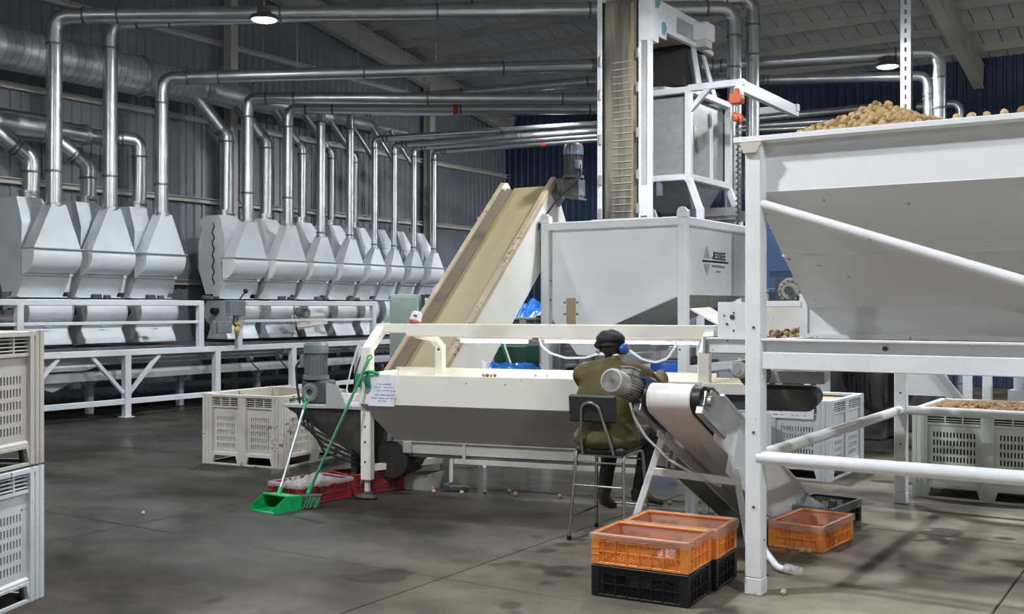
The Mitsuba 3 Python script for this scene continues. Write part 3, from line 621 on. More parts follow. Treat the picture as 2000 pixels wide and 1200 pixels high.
t = Thing('notice')
t.part('sheet', MB().span((.065, -.006, .815), (.325, -.002, 1.07)), 'mat_paper')
ink = MB(); lines = [(1.012, .075, .255, 4), (.984, .065, .285, 6), (.955, .07, .29, 7), (.915, .06, .275, 6), (.887, .035, .295, 7), (.862, .115, .19, 2)]
for z, a, b, nw in lines:
    x = .02 + a * .9 + .045
    while x < .02 + b + .03:
        w = rng.uniform(.005, .009); h = .013 if z in (.915, .887, .862, 1.012) else .009
        if rng.random() > .17: ink.span((x, -.0075, z - h / 2), (x + w * .8, -.006, z + h / 2 * rng.uniform(.6, 1)))
        x += w + .0015
t.part('writing', ink, 'mat_ink_soft', smooth=False)
t.place('white notice sheet stuck on the left end of the cream sorting table', 'notice', TBL)
t = Thing('tool_clip')
t.part('bar', MB().tube([(-.02, -.03, 1.075), (.05, -.04, 1.115), (.12, -.02, 1.12), (.17, .0, 1.10)], .016, 10), 'mat_green')
for x in (-.02, .075): t.part('grip', MB().tube([(x, -.028, 1.10), (x, -.038, 1.03), (x, -.032, .985)], [.016, .028, .022], 12), 'mat_green_dark')
t.place('green tool clip hooked over the left corner of the sorting table', 'tool clip', TBL)

# ================================================================== GEAR MOTOR AND BOOT LEFT OF THE TABLE
t = Thing('gear_motor')
t.part('fan_cowl', MB().lathe([(.04, .335), (.10, .335), (.118, .31), (.118, .235), (.112, .232)][::-1], 28), 'mat_motor_grey')
fins = MB().lathe([(0, .02), (.098, .02), (.098, .24), (0, .24)], 28)
for k in range(22): fins.box((0, 0, 0), (.012, .004, .20), Fr(.104 * math.cos(k * PI / 11), .104 * math.sin(k * PI / 11), .13, deg(k * PI / 11)))
t.part('finned_body', fins, 'mat_motor_grey'); t.part('base_flange', MB().lathe([(0, -.015), (.125, -.015), (.125, .02), (0, .02)], 28), 'mat_motor_grey')
t.part('terminal_box', MB().box((-.115, -.03, .16), (.05, .09, .11), b=.008), 'mat_motor_grey')
t.part('gearbox', MB().box((.03, 0, -.13), (.27, .20, .22), b=.018), 'mat_dark')
t.part('output_flange', MB().lathe([(.028, 0), (.085, 0), (.085, .02), (.06, .03), (.03, .022)], 22, axis_frame((.0, -.10, -.13), (0, -1, 0))), 'mat_motor_grey')
for k in range(8): t.part('bolt', MB().cyl((.07 * math.cos(k * PI / 4), -.118, -.13 + .07 * math.sin(k * PI / 4)), (.07 * math.cos(k * PI / 4), -.13, -.13 + .07 * math.sin(k * PI / 4)), .008, 6), 'mat_steel', under='output_flange')
t.part('cable', MB().tube([(-.14, -.03, .18), (-.19, -.05, .10), (-.17, -.06, -.08), (-.13, -.08, -.24)], .010, 8, fillet=.05), 'mat_black')
GM = TBL @ Fr(-.67, .34, 1.03)
t.place('upright grey finned gear motor on a dark gearbox left of the sorting table', 'gear motor', GM)
t = Thing('elevator_boot')
t.part('cover_plate', MB().span((-.90, .10, .765), (-.06, .70, .79)), 'mat_greymetal')
t.part('trough', MB().hull([(-.86, .12, .765), (-.08, .12, .765), (-.86, .68, .765), (-.08, .68, .765), (-.28, .15, .44), (-.08, .15, .30), (-.28, .65, .44), (-.08, .65, .30)]), 'mat_soot')
for s_ in (0, 1): t.part('leg', MB().span((-.20 + s_ * .08, .16 + s_ * .44, 0), (-.14 + s_ * .08, .22 + s_ * .44, .42)), 'mat_dark')
for k in range(4): t.part('hose', MB().tube([(-.72 + k * .03, .06 + k * .01, .76), (-.66 + k * .05, .05, .62 - k * .03), (-.42, .06, .52 - k * .05), (-.15, .10, .40 - k * .04), (-.06, .2, .22)], .011, 8, fillet=.06), 'mat_black')
t.part('frame_bar', MB().span((-.92, .66, .79), (.0, .72, .86)), 'mat_cream')
t.part('side_plate', MB().hull([(-.42 + a, .09, z) for a, z in ((0, 1.0), (.12, .98), (.22, .77), (.0, .77))] + [(-.42 + a, .11, z) for a, z in ((0, 1.0), (.12, .98), (.22, .77), (.0, .77))]), 'mat_greymetal')
t.part('dangling_cable', MB().tube([(-.1, .12, 1.35), (-.16, .1, 1.15), (-.2, .08, .95), (-.14, .06, .8)], .008, 6, fillet=.05), 'mat_paper'); t.part('dangling_cable', MB().tube([(-.06, .12, 1.3), (-.1, .06, 1.1), (-.12, .05, .9)], .006, 6, fillet=.05), 'mat_black')
t.place('dark tapered trough carrying the gear motor beside the sorting table', 'trough', TBL)
t = Thing('belt_drum'); t.part('drum', MB().cyl((.02, .18, .30), (.02, .6, .30), .17, 26), 'mat_rubber'); t.part('drum_mount', MB().span((-.02, .3, .40), (.06, .5, .62)), 'mat_dark'); t.part('bearing', MB().box((.19, .2, .42), (.09, .09, .11), b=.01), 'mat_greymetal')
t.place('dark round drum housing behind the left leg of the sorting table', 'drum', TBL @ Fr(.13, .1, 0))

# ================================================================== INCLINED BELT CONVEYOR BEHIND THE TABLE
def incline():
    # local: x across (right), y up along the belt, z out of the belt face; the foot lies behind the table
    foot, head = np.array([-6.88, 8.62, .76]), np.array([-6.88, 11.04, 3.13])
    up = unit(head - foot); ex = np.array([1.0, 0, 0]); ez = np.cross(ex, up); L = np.linalg.norm(head - foot); M = frame_axes(foot, ex, up, ez); W = .40
    t = Thing('inclined_conveyor'); P = lambda n, mb, m, **k: t.part(n, mb, m, **k)
    st = [(-.0, -.07)] + arc(L - .02, -.0, .07, -90, 90, 8) + [(0, .07)]
    P('belt', MB().prism([(y, z - .07) for y, z in st], .52, frame_axes((-.235, 0, 0), (0, 1, 0), (0, 0, 1), (1, 0, 0))), 'mat_belt', smooth=40)
    P('left_rail', MB().span((-.40, -.05, -.10), (-.345, L + .02, .085), b=.006), 'mat_belt_rail'); P('left_guard', MB().hull([(x, y, z) for y in (-.05, L - .04) for x, z in ((-.345, .06), (-.345, -.05), (-.24, .008), (-.24, -.05))]), 'mat_guard', label='brown guard strip')
    P('right_rail', MB().span((.285, -.05, .02), (.36, L + .06, .085), b=.006), 'mat_belt_rail')
    P('side_panel', MB().span((.33, -.05, -.50), (.345, L - .38, .03)), 'mat_belt_wall'); P('side_panel', MB().hull([(x, y, z) for x in (.33, .345) for y, z in ((L - .38, -.50), (L - .38, .03), (L + .02, .03), (L - .12, -.5))]), 'mat_underside')
    P('left_panel', MB().span((-.40, -.05, -.50), (-.385, L - .2, -.1)), 'mat_belt_wall'); P('back_panel', MB().span((-.385, -.05, -.50), (.33, L - .2, -.485)), 'mat_underside')
    P('bearing_plate', MB().box((-.36, L - .03, .02), (.12, .13, .10), b=.01), 'mat_cream'); P('bearing', MB().cyl((.36, L - .02, -.07), (.40, L - .02, -.07), .06, 14).box((.37, L - .05, -.1), (.04, .2, .2)), 'mat_dark')
    for s_ in (-1, 1): P('leg', MB(np.linalg.inv(M)).span((-6.88 + s_ * .34 - .03, 9.5, 0), (-6.88 + s_ * .34 + .03, 9.56, 1.12)), 'mat_white')
    P('lug', MB().prism([(-.05, -.04), (.05, -.04), (.06, .02), (0, .09), (-.06, .02)], .02, frame_axes((-.42, L - .62, .0), (0, 1, 0), (0, 0, 1), (1, 0, 0))), 'mat_cream')
    t.place('steep inclined belt conveyor with a tan belt, rising behind the sorting table', 'conveyor', M)
    t = Thing('gear_motor'); b = (0, 0)
    t.part('fan_cowl', MB().lathe([(.118, .32), (.118, .42), (.10, .455), (.05, .47), (0, .472)], 26), 'mat_motor_blue'); fins = MB().lathe([(0, .08), (.10, .08), (.10, .32), (0, .32)], 26)
    for k in range(20): fins.box((0, 0, 0), (.014, .005, .22), Fr(.105 * math.cos(k * PI / 10), .105 * math.sin(k * PI / 10), .21, k * 18))
    t.part('finned_body', fins, 'mat_dark'); t.part('base_flange', MB().lathe([(0, .05), (.125, .05), (.125, .085), (0, .085)], 26), 'mat_motor_blue')
    t.part('terminal_box', MB().box((.10, -.06, .20), (.06, .08, .10), b=.008), 'mat_motor_grey'); t.part('gearbox', MB().box((0, 0, -.06), (.22, .2, .22), b=.02).box((-.13, 0, -.02), (.12, .16, .16), b=.02), 'mat_dark'); t.part('torque_frame', MB().span((.02, -.11, -.2), (.13, -.09, .04)).span((.09, -.11, -.2), (.12, .1, -.18)), 'mat_dark')
    t.part('cable', MB().tube([(.13, -.06, .20), (.16, -.10, .10), (.10, -.14, -.02), (-.10, -.22, -.22), (-.24, -.35, -.48), (-.33, -.42, -.80), (-.42, -.46, -1.1), (-.46, -.5, -1.25)], .011, 8, fillet=.1), 'mat_black')
    t.place('dark blue motor standing at the head of the inclined conveyor', 'gear motor', Fr(-6.28, 11.02, 3.14))
incline()

# ================================================================== WHITE HOPPER BIN WITH THE MAKER'S SIGN
def white_bin():
    t = Thing('hopper_bin'); P = lambda n, mb, m='mat_white_clean', **k: t.part(n, mb, m, **k)
    xa, xb, ya, yb, zt = -6.45, -4.755, 10.7, 12.55, 2.66
    for x in (xa, xb):
        for y in (ya, yb): pk = P('post', MB().span((x - .05, y - .05, .012), (x + .05, y + .05, zt), b=.008)); P('foot_plate', MB().span((x - .09, y - .09, 0), (x + .09, y + .09, .012)), under=pk)
    for x, y in ((xa, ya), (xb, ya)):
        P('lifting_lug', MB().prism(Polygon([(-.06, 0), (.06, 0), (.06, .05)] + arc(0, .05, .06, 0, 180, 8) + [(-.06, .05)]).difference(Point(0, .055).buffer(.015)), .03, frame_axes((x + .01, y - .035, zt - .005), (1, 0, 0), (0, 0, 1), (0, -1, 0))))
        P('lug_block', MB().box((x, y, zt + .03), (.11, .09, .09), b=.008))
    for a, b, c, d in ((xa, ya, xb, ya), (xa, yb, xb, yb), (xa, ya, xa, yb), (xb, ya, xb, yb)): P('top_beam', MB().span((min(a, c) - .052, min(b, d) - .052, zt - .085), (max(a, c) + .052, max(b, d) + .052, zt), b=.008) if False else MB().bar((a, b, zt - .045), (c, d, zt - .045), .11, .09, b=.008))
    front = [(xa + .05, 2.575), (xb - .05, 2.575), (xb - .05, 1.83), (-5.60, 1.50), (-5.78, 1.16), (-6.05, 1.16), (xa + .05, 1.60)]
    P('front_panel', MB().prism(front, .01, frame_axes((0, ya + .012, 0), (1, 0, 0), (0, 0, 1), (0, -1, 0)))); P('rear_panel', MB().prism(front, .01, frame_axes((0, yb - .03, 0), (1, 0, 0), (0, 0, 1), (0, -1, 0))))
    P('side_panel', MB().span((xb - .005, ya + .05, 1.83), (xb + .008, yb - .05, 2.575))); P('side_panel', MB().span((xa - .02, ya + .05, 1.60), (xa - .01, yb - .05, 2.575)))
    und = lambda x0, z0, x1, z1: MB().hull([(x, y, z + q) for x, z in ((x0, z0), (x1, z1)) for y in (ya + .02, yb - .04) for q in (0, .012)])
    P('sloped_bottom', und(xb - .01, 1.83, -5.60, 1.50), 'mat_greymetal'); P('sloped_bottom', und(-5.60, 1.5, -5.78, 1.16), 'mat_greymetal'); P('sloped_bottom', und(xa + .02, 1.6, -6.05, 1.16), 'mat_greymetal')
    P('lower_beam', MB().bar((xb, ya, 1.03), (xb, yb, 1.03), .06, .08)); P('lower_beam', MB().bar((xa, yb, .95), (xb, yb, .95), .06, .08))
    P('outlet', MB().span((-6.10, 11.2, 1.02), (-5.72, 12.0, 1.155), b=.006), 'mat_greymetal')
    P('seam_strip', MB().span((xa + .055, ya - .008, 1.25), (xa + .075, ya + .01, 2.57)), 'mat_greymetal')
    for z in (2.0, 1.78, 1.45): P('bolt', MB().cyl((xa + .064, ya - .008, z), (xa + .064, ya - .018, z), .01, 8), 'mat_dark')
    for x, z in ((xb, 1.42), (xb, 1.25), (xb, 1.33)): P('bolt', MB().cyl((x - .02, ya - .05, z), (x - .02, ya - .06, z), .010, 8), 'mat_dark')
    fr = sbox(-6.22, 1.40, -6.02, 1.84).buffer(.0).difference(sbox(-6.185, 1.43, -6.06, 1.80)); P('window_frame', MB().prism(fr, .012, frame_axes((0, ya + .0, 0), (1, 0, 0), (0, 0, 1), (0, -1, 0))))
    P('window_plate', MB().span((-6.19, ya - .006, 1.43), (-6.05, ya + .002, 1.80)), 'mat_brownplate', label='brown inspection plate', under='window_frame')
    for x in (-6.20, -6.04):
        for z in (1.48, 1.62, 1.75): P('bolt', MB().cyl((x, ya - .01, z), (x, ya - .022, z), .011, 8), 'mat_dark', under='window_frame')
    P('lid_plate', MB().span((-5.85, ya - .03, zt), (-5.2, ya + .3, zt + .012)))
    t.place('large white square hopper bin on four posts with a maker\'s sign', 'hopper')
    # the sign on its right-hand side: reads along +y
    S = frame_axes((-4.745, 11.18, 2.10), (0, 1, 0), (0, 0, 1), (1, 0, 0)); s = Thing('maker_sign')
    tm = meshkit.text_mesh('JESSEE', .082, .003, bold=True); w = tm.bounds[1][0] - tm.bounds[0][0]; tm.apply_scale([.40 / w, 1, 1])
    s.part('lettering', MB(S @ Fr(.27 - tm.bounds[0][0], .135, 0)).mesh(tm), 'mat_ink', smooth=False)
    s.part('bar', MB(S).span((.0, .098, 0), (.75, .118, .003)), mat('mat_signbar', (.035, .012, .018), .6), smooth=False)
    s.part('triangle', MB(S).prism([(.03, .14), (.22, .14), (.125, .275)], .003), 'mat_logo_grey', smooth=False); s.part('triangle', MB(S).prism([(.03, .078), (.125, -.06), (.22, .078)], .003), 'mat_logo_grey', smooth=False)
    sm = MB(S)
    for a, b, y0, h in ((.26, .40, .048, .026), (.42, .53, .046, .026), (.55, .63, .044, .026), (.39, .455, -.012, .022), (.475, .50, -.012, .022)):
        x = a
        while x < b: sm.span((x, y0, 0), (x + .012, y0 + h * rng.uniform(.7, 1), .003)); x += .017
    s.part('small_print', sm, 'mat_ink_soft', smooth=False)
    s.place('dark lettered sign with two grey triangles on the white hopper bin', 'sign')
white_bin()

# ================================================================== BUCKET ELEVATOR AND THE GREY SURGE HOPPER
def elevator():
    t = Thing('belt_elevator'); P = lambda n, mb, m='mat_white_clean', **k: t.part(n, mb, m, **k)
    xa, xb, y0, zt = -6.92, -6.43, 13.0, 5.84
    st = [(y0, .25)] + [(y0, zt - .12)] + [(y0 + .12 - .12 * math.cos(rad(a)), zt - .12 + .12 * math.sin(rad(a))) for a in (20, 40, 60, 80, 90)] + [(y0 + .30, zt), (y0 + .30, .25)]
    P('belt', MB().prism(st, xb - xa, frame_axes((xa, 0, 0), (0, 1, 0), (0, 0, 1), (1, 0, 0))), 'mat_elevator_belt', smooth=30)
    cl = mikit.ply(MB().box((0, 0, 0), (.30, .012, .014), b=.003).out(), 'mat_cleat', smooth=False); cl2 = mikit.ply(MB().box((0, 0, 0), (.06, .014, .014), b=.003).out(), 'mat_belt_rail', smooth=False)
    z = 2.4; k = 0
    while z < 5.0: t.part('cleat', cl, None, m=Fr((xa + xb) / 2 + .02, y0 - .005, z), under='belt'); z += .095
    P('belt_strip', MB().span((xb - .10, y0 - .006, .3), (xb - .065, y0, zt - .1)), 'mat_belt')
    P('left_frame', MB().span((xa - .10, y0 - .04, .0), (xa - .03, y0 + .12, zt + .06), b=.006)); P('edge_seal', MB().span((xa - .03, y0 - .02, .25), (xa, y0 + .3, zt - .05)), 'mat_black')
    P('edge_seal', MB().span((xb, y0 - .02, .25), (xb + .03, y0 + .3, zt - .02)), 'mat_black')
    P('right_frame', MB().span((xb + .03, y0 - .05, 0), (xb + .062, y0 + .08, zt + .1), b=.006)); P('right_frame', MB().span((xb + .155, y0 - .05, 0), (xb + .195, y0 + .06, 5.35), b=.006)); P('right_plate', MB().span((xb + .055, y0 - .03, 0), (xb + .155, y0 - .02, 5.2)), 'mat_greymetal'); P('frame_plate', MB().span((xb + .06, y0 - .052, 5.2), (xb + .21, y0 + .2, zt + .1), b=.005)); P('frame_plate', MB().span((xb + .06, y0 - .045, 2.9), (xb + .17, y0 - .035, 3.3)))
    for z in (5.05, 4.6, 4.0, 3.45, 3.0):
        P('hinge', MB().box((xb + .02, y0 - .045, z), (.05, .03, .14), b=.01), 'mat_steel'); P('hinge', MB().box((xa - .05, y0 - .05, z - .05), (.05, .03, .14), b=.01), 'mat_steel')
    xr = xb + .16
    P('head_rail', MB().span((xr - .03, y0 - .04, 5.70), (xr + .04, 15.05, 5.79), b=.006)); P('head_rail', MB().span((xr - .03, y0 + .1, 5.40), (xr + .04, 15.1, 5.47), b=.006))
    P('head_side', MB().span((xr - .02, y0, 5.46), (xr + .01, 13.85, 5.72)), 'mat_white_clean'); P('head_side', MB().span((xr - .02, 13.85, 5.46), (xr, 14.6, 5.72)), 'mat_greymetal'); P('head_side', MB().span((xr - .02, 14.6, 5.46), (xr + .012, 15.05, 5.72)), 'mat_white_clean')
    P('head_rail', MB().span((xa - .10, y0 + .45, 5.40), (xa - .03, 15.05, 5.79), b=.006)); P('head_belt', MB().span((xa - .03, y0 + .46, 5.44), (xr - .03, 15.1, 5.76)), 'mat_belt_rail')
    for y, z in ((13.12, 5.73), (13.32, 5.42)):
        P('bearing_plate', MB().span((xr + .03, y - .10, z - .13), (xr + .055, y + .12, z + .12), b=.008)); P('bearing', MB().cyl((xr + .055, y, z), (xr + .09, y, z), .05, 12).box((xr + .065, y, z), (.02, .08, .16), b=.01), mat('mat_teal', (.10, .24, .25), .4))
    P('gearbox', MB().span((xr + .0, 14.42, 5.50), (xr + .22, 14.72, 5.74), b=.012), 'mat_white_clean'); P('gearbox_base', MB().span((xr + .02, 14.46, 5.40), (xr + .18, 14.70, 5.50)), 'mat_underside')
    P('rubber_flap', MB().hull([(x, y, z) for x in (xa - .02, xr - .06) for y, z in ((14.35, 5.43), (14.95, 5.43), (14.25, 4.84), (14.80, 4.84))]), 'mat_rubber'); P('flap_bracket', MB().hull([(xr + q, y, z) for q in (0, .02) for y, z in ((14.35, 5.4), (14.5, 5.4), (14.75, 4.82), (14.55, 4.82))]).hull([(xr + q, y, z) for q in (0, .02) for y, z in ((14.72, 5.35), (14.85, 5.35), (15.3, 4.80), (15.12, 4.8))]), 'mat_greymetal')
    P('inlet_ring', MB().lathe([(.28, 0), (.38, 0), (.38, .05), (.28, .05)], 26, Fr(-6.75, 14.6, 4.80)), 'mat_steel')
    t.place('tall upright belt elevator with white frame and a sloping head at the top', 'elevator')
    t = Thing('surge_hopper'); P = lambda n, mb, m='mat_greymetal', **k: t.part(n, mb, m, **k)
    xa, xb, ya, yb = -7.45, -6.1, 13.9, 15.35
    P('body', MB().span((xa + .06, ya + .06, 3.52), (xb - .06, yb - .06, 4.62)), 'mat_surge')
    P('funnel', MB().hull([(x, y, 3.5) for x in (xa + .06, xb - .06) for y in (ya + .06, yb - .06)] + [(x, y, 3.02) for x in (-6.75, -6.35) for y in (14.6, 15.0)]), 'mat_surge')
    P('flange', MB().span((-6.8, 14.55, 2.97), (-6.3, 15.05, 3.02)), 'mat_steel'); P('slide_gate', MB().span((-6.5, 14.5, 2.93), (-5.6, 15.0, 3.05)).span((-6.5, 14.46, 2.98), (-5.6, 14.5, 3.10)), 'mat_steel')
    W = 'mat_white_clean'
    for x in (xa, xb):
        for y in (ya, yb): P('post', MB().span((x - .045, y - .045, 3.42), (x + .045, y + .045, 4.70), b=.006), W); P('leg', MB().bar((x, y, 3.47), (x + .17, y, 3.02), .085, .085, (0, 1, 0), b=.006).span((x + .125, y - .045, 0), (x + .215, y + .045, 3.06), b=.006), W)
    for z in (3.49, 4.69):
        P('rail', MB().bar((xa, ya, z), (xb, ya, z), .08, .085, b=.006), W); P('rail', MB().bar((xb, ya, z), (xb, yb, z), .08, .085, b=.006), W); P('rail', MB().bar((xa, yb, z), (xb, yb, z), .08, .085), W); P('rail', MB().bar((xa, ya, z), (xa, yb, z), .08, .085), W)
    P('boom', MB().span((xb, ya - .045, 4.66), (-5.30, ya + .045, 4.75), b=.006), W); P('brace', MB().bar((xb, ya, 4.38), (-5.80, ya, 4.68), .07, .07, (0, 1, 0)), W); P('boom_end', MB().span((-5.42, ya - .04, 4.50), (-5.32, ya + .04, 4.66), b=.006), W)
    P('stiffener', MB().span((xb - .06, 14.78, 3.55), (xb - .03, 14.84, 4.5)), W)
    P('scuff', MB().hull([(xb - .058 + q, y, z) for q in (0, .004) for y, z in ((14.2, 4.25), (14.32, 4.2), (14.24, 3.9), (14.36, 3.86))]), 'mat_steel')
    P('pipe_stub', MB().cyl((xa + .9, ya + .02, 3.25), (xa + .9, ya + .02, 3.45), .05, 12), 'mat_motor_grey')
    P('monorail', MB().bar((-5.36, ya - .05, 4.66), (-5.36, 16.2, 4.66), .09, .16), W); P('monorail_stop', MB().span((-5.9, 16.1, 4.66), (-5.3, 16.2, 4.76)), W)
    t.place('grey sheet-metal surge hopper in a white frame beside the elevator top', 'hopper')
    t = Thing('chain_hoist')
    t.part('body', MB().hull([(a * .07, b * .09, c) for a in (-1, 1) for b in (-1, 1) for c in (.06, -.06)] + [(a * .09, b * .06, .0) for a in (-1, 1) for b in (-1, 1)]).box((0, 0, .10), (.05, .06, .08)), 'mat_hoist')
    t.part('hook_block', MB().sphere((0, -.05, -.24), .055, 2, (.9, .8, 1.2)).sphere((0.02, .05, -.25), .055, 2, (.9, .8, 1.2)), 'mat_hoist'); t.part('load_chain', MB().tube([(0, 0, -.05), (0, 0, -.2)], .02, 8), 'mat_steel'); ch = MB()
    for k in range(40): ch.box((0.012 * (-1) ** k, .05, -.32 - k * .038), (.05, .012, .03), Fr(0, 0, 0, 0), b=.004)
    for k in range(40): ch.box((0.0, .05 + .01 * (-1) ** k, -.30 - k * .038), (.012, .05, .03), Fr(0, 0, 0, 0), b=.004)
    t.part('hand_chain', ch, 'mat_dark')
    t.place('small orange chain hoist hanging from the end of the white boom', 'hoist', Fr(-5.36, 13.78, 4.46))
elevator()

# ================================================================== RECEIVING HOPPER ON THE RIGHT (aligned with the hall)
HX, HY0, HY1 = -2.3, 6.22, 9.76                 # its left end and the two lines of posts
def receiving_hopper():
    t = Thing('receiving_hopper'); P = lambda n, mb, m='mat_white', **k: t.part(n, mb, m, **k); xe = .45
    for x in (HX, .38):
        for y in (HY0, HY1):
            P('post', MB().span((x - .05, y - .05, .10), (x + .05, y + .05, 2.66), b=.007)); pk = list(t.used)[-1] if False else 'post' + (f'_{t.used["post"]:03d}' if t.used['post'] else ''); P('post_foot', MB().span((x - .052, y - .052, 0.0), (x + .052, y + .052, .10), b=.005), 'mat_postfoot', under=pk)
            if x == HX: 
                for z in (1.58, .96, .52): P('bolt', MB().cyl((x + .005, y - .05, z), (x + .005, y - .056, z), .008, 8), 'mat_dark', under=pk)
    yf = HY0 + .03
    P('band', MB().span((HX - .03, yf, 2.385), (xe, yf + .006, 2.675))); P('band', MB().span((HX - .03, HY1 - .04, 2.385), (xe, HY1 - .034, 2.675)))
    P('end_band', MB().span((HX - .03, yf, 2.385), (HX - .02, HY1 - .03, 2.675)))
    P('rim', MB().span((HX - .12, yf - .09, 2.672), (xe, yf + .07, 2.708), b=.005)); P('rim', MB().span((HX - .12, HY1 - .1, 2.672), (xe, HY1 + .06, 2.708), b=.005)); P('rim', MB().span((HX - .12, yf - .09, 2.672), (HX + .04, HY1 + .06, 2.706), b=.005))
    P('gusset', MB().prism([(-.07, 0), (.06, 0), (.03, -.06), (-.05, -.06)], .10, frame_axes((HX, HY0 + .02, 2.668), (1, 0, 0), (0, 0, 1), (0, -1, 0))), 'mat_gusset')
    # trough: three plates per side folding in to the conveyor channel
    fold = [(0, 2.385), (.50, 2.035), (1.02, 1.70), (1.02, 1.49)]
    for s_ in (0, 1):
        for (a, za), (b, zb) in zip(fold[:-1], fold[1:]):
            ya, yb_ = (yf + a, yf + b) if s_ == 0 else (HY1 - .03 - a, HY1 - .03 - b); q = [(HX - .02, ya, za), (xe, ya, za), (xe, yb_, zb), (HX - .02, yb_, zb)]
            P('trough_plate', MB().quad(*q) if s_ == 0 else MB().quad(*q[::-1]), 'mat_white')
        if s_ == 0: P('seam', MB().span((HX - .02, yf + .49, 2.02), (xe, yf + .50, 2.04)), 'mat_white')
    P('end_plate', MB().prism([(yf, 2.67), (HY1 - .04, 2.67), (HY1 - .04, 2.385), (HY1 - 1.05, 1.70), (HY1 - 1.05, 1.5), (yf + 1.02, 1.5), (yf + 1.02, 1.7), (yf, 2.385)], .008, frame_axes((HX - .018, 0, 0), (0, 1, 0), (0, 0, 1), (1, 0, 0))))
    P('trough_flange', MB().span((HX - .02, yf + .96, 1.49), (xe, yf + 1.04, 1.52)))
    P('base_beam', MB().span((HX + .05, HY0 - .04, 1.335), (xe, HY0 - .01, 1.435), b=.004)); P('base_beam_web', MB().span((HX + .05, HY0 + .0, 1.42), (xe, HY0 + .02, 1.505))); P('base_beam_flange', MB().span((HX + .05, HY0 - .05, 1.50), (xe, HY0 + .05, 1.514), b=.003)); P('base_beam', MB().span((HX, HY1 - .04, 1.335), (xe, HY1 + .02, 1.51)))
    for x in (HX + .75, HX + 1.48): P('bolt', MB().cyl((x, HY0 - .0, 1.468), (x, HY0 - .014, 1.468), .014, 8), 'mat_dark')
    P('end_beam', MB().span((HX - .03, HY0, 1.335), (HX + .03, HY1, 1.50)))
    P('diagonal_brace', MB().tube([(HX + .03, HY0 - .02, 2.31), (.33, HY0 - .02, 1.44)], .030, 16))
    P('lower_rail', MB().tube([(HX + .02, HY0 - .02, .81), (xe, HY0 - .02, .81)], .040, 20)); P('lower_rail', MB().tube([(HX, HY0 + .02, .81), (HX, HY1 - .02, .81)], .038, 20)); P('lower_rail', MB().tube([(HX + .02, HY1 - .0, .81), (xe, HY1 - .0, .81)], .038, 20))
    # feed channel running out to the left, with its outlet box
    P('feed_channel', MB().span((-3.05, 7.26, 1.375), (HX, 7.29, 1.475), b=.004).span((-3.05, 7.23, 1.470), (HX, 7.32, 1.485), b=.004)); P('feed_channel', MB().span((-3.05, 8.70, 1.375), (HX, 8.73, 1.485), b=.004)); P('channel_end', MB().span((-3.06, 7.22, 1.37), (-3.045, 8.73, 1.49)), 'mat_greymetal')
    P('channel_belt', MB().span((-3.0, 7.32, 1.43), (.4, 8.66, 1.46)), 'mat_dark')
    P('outlet_plate', MB().span((-2.97, 7.27, 1.485), (-2.70, 7.285, 1.735), b=.004)); P('outlet_rear', MB().span((-2.97, 7.9, 1.485), (HX - .03, 7.915, 1.75)), 'mat_cream'); P('outlet_post', MB().span((-2.665, 7.25, 1.485), (-2.635, 7.29, 1.73)), 'mat_greymetal'); P('outlet_post', MB().span((HX - .075, 7.25, 1.485), (HX - .02, 7.29, 1.79)))
    P('outlet_bar', MB().span((-2.72, 7.24, 1.70), (HX - .06, 7.30, 1.742), b=.004))
    for x, z, r in ((-2.86, 1.63, .018), (-2.90, 1.58, .008), (-2.85, 1.66, .006), (-2.85, 1.535, .006), (-2.92, 1.64, .006)): P('bolt', MB().cyl((x, 7.271, z), (x, 7.262, z), r, 8), 'mat_dark')
    P('mixing_flap', MB().quad((-3.02, 7.5, 1.55), (-2.98, 7.8, 1.55), (-3.25, 7.8, 1.70), (-3.28, 7.5, 1.69), .01), 'mat_cream')
    P('motor_bracket', MB().span((-2.98, 7.24, 1.345), (-2.45, 7.36, 1.372)), 'mat_steel'); P('drive_motor', MB().lathe([(0, 0), (.045, 0), (.062, .02), (.062, .16), (0, .16)], 22, axis_frame((-2.80, 7.22, 1.262), (0, 1, 0))), 'mat_motor_pale'); P('motor_hub', MB().cyl((-2.80, 7.205, 1.262), (-2.80, 7.22, 1.262), .022, 14), 'mat_steel'); P('drive_wheel', MB().cyl((-2.73, 7.32, 1.235), (-2.73, 7.40, 1.235), .105, 26), 'mat_dark')
    t.place('large white receiving hopper on posts with tubular rails, filling the right side', 'hopper')
mat('mat_postfoot', mottled((.70, .715, .73), (.36, .30, .24), 14, .55, .75), .5); mat('mat_gusset', mottled((.52, .47, .39), (.40, .34, .26), 18), .7)
receiving_hopper()
t = Thing('fan_motor'); fm = MB(Fr(-2.48, 7.36, 1.815))
fm.lathe([(.0, -.02), (.03, -.02), (.03, .0), (.06, .0), (.088, .02), (.088, .2), (0, .2)], 28, axis_frame((0, 0, 0), (0, 1, 0)))
t.part('body', fm, 'mat_motor_pale'); rb = MB(Fr(-2.48, 7.36, 1.815))
for k in range(14): rb.box((.072 * math.cos(k * PI / 7), -.004, .072 * math.sin(k * PI / 7)), (.016, .02, .016), b=.003)
t.part('rim_lug', rb, 'mat_steel'); t.part('hub', MB(Fr(-2.48, 7.36, 1.815)).cyl((0, -.035, 0), (0, -.01, 0), .028, 16), 'mat_dark'); t.part('cradle', MB().span((-2.60, 7.26, 1.742), (HX - .05, 7.55, 1.752)).span((-2.63, 7.5, 1.742), (-2.36, 7.56, 1.9)), 'mat_dark')
t.place('round finned motor facing out above the outlet of the receiving hopper', 'motor')

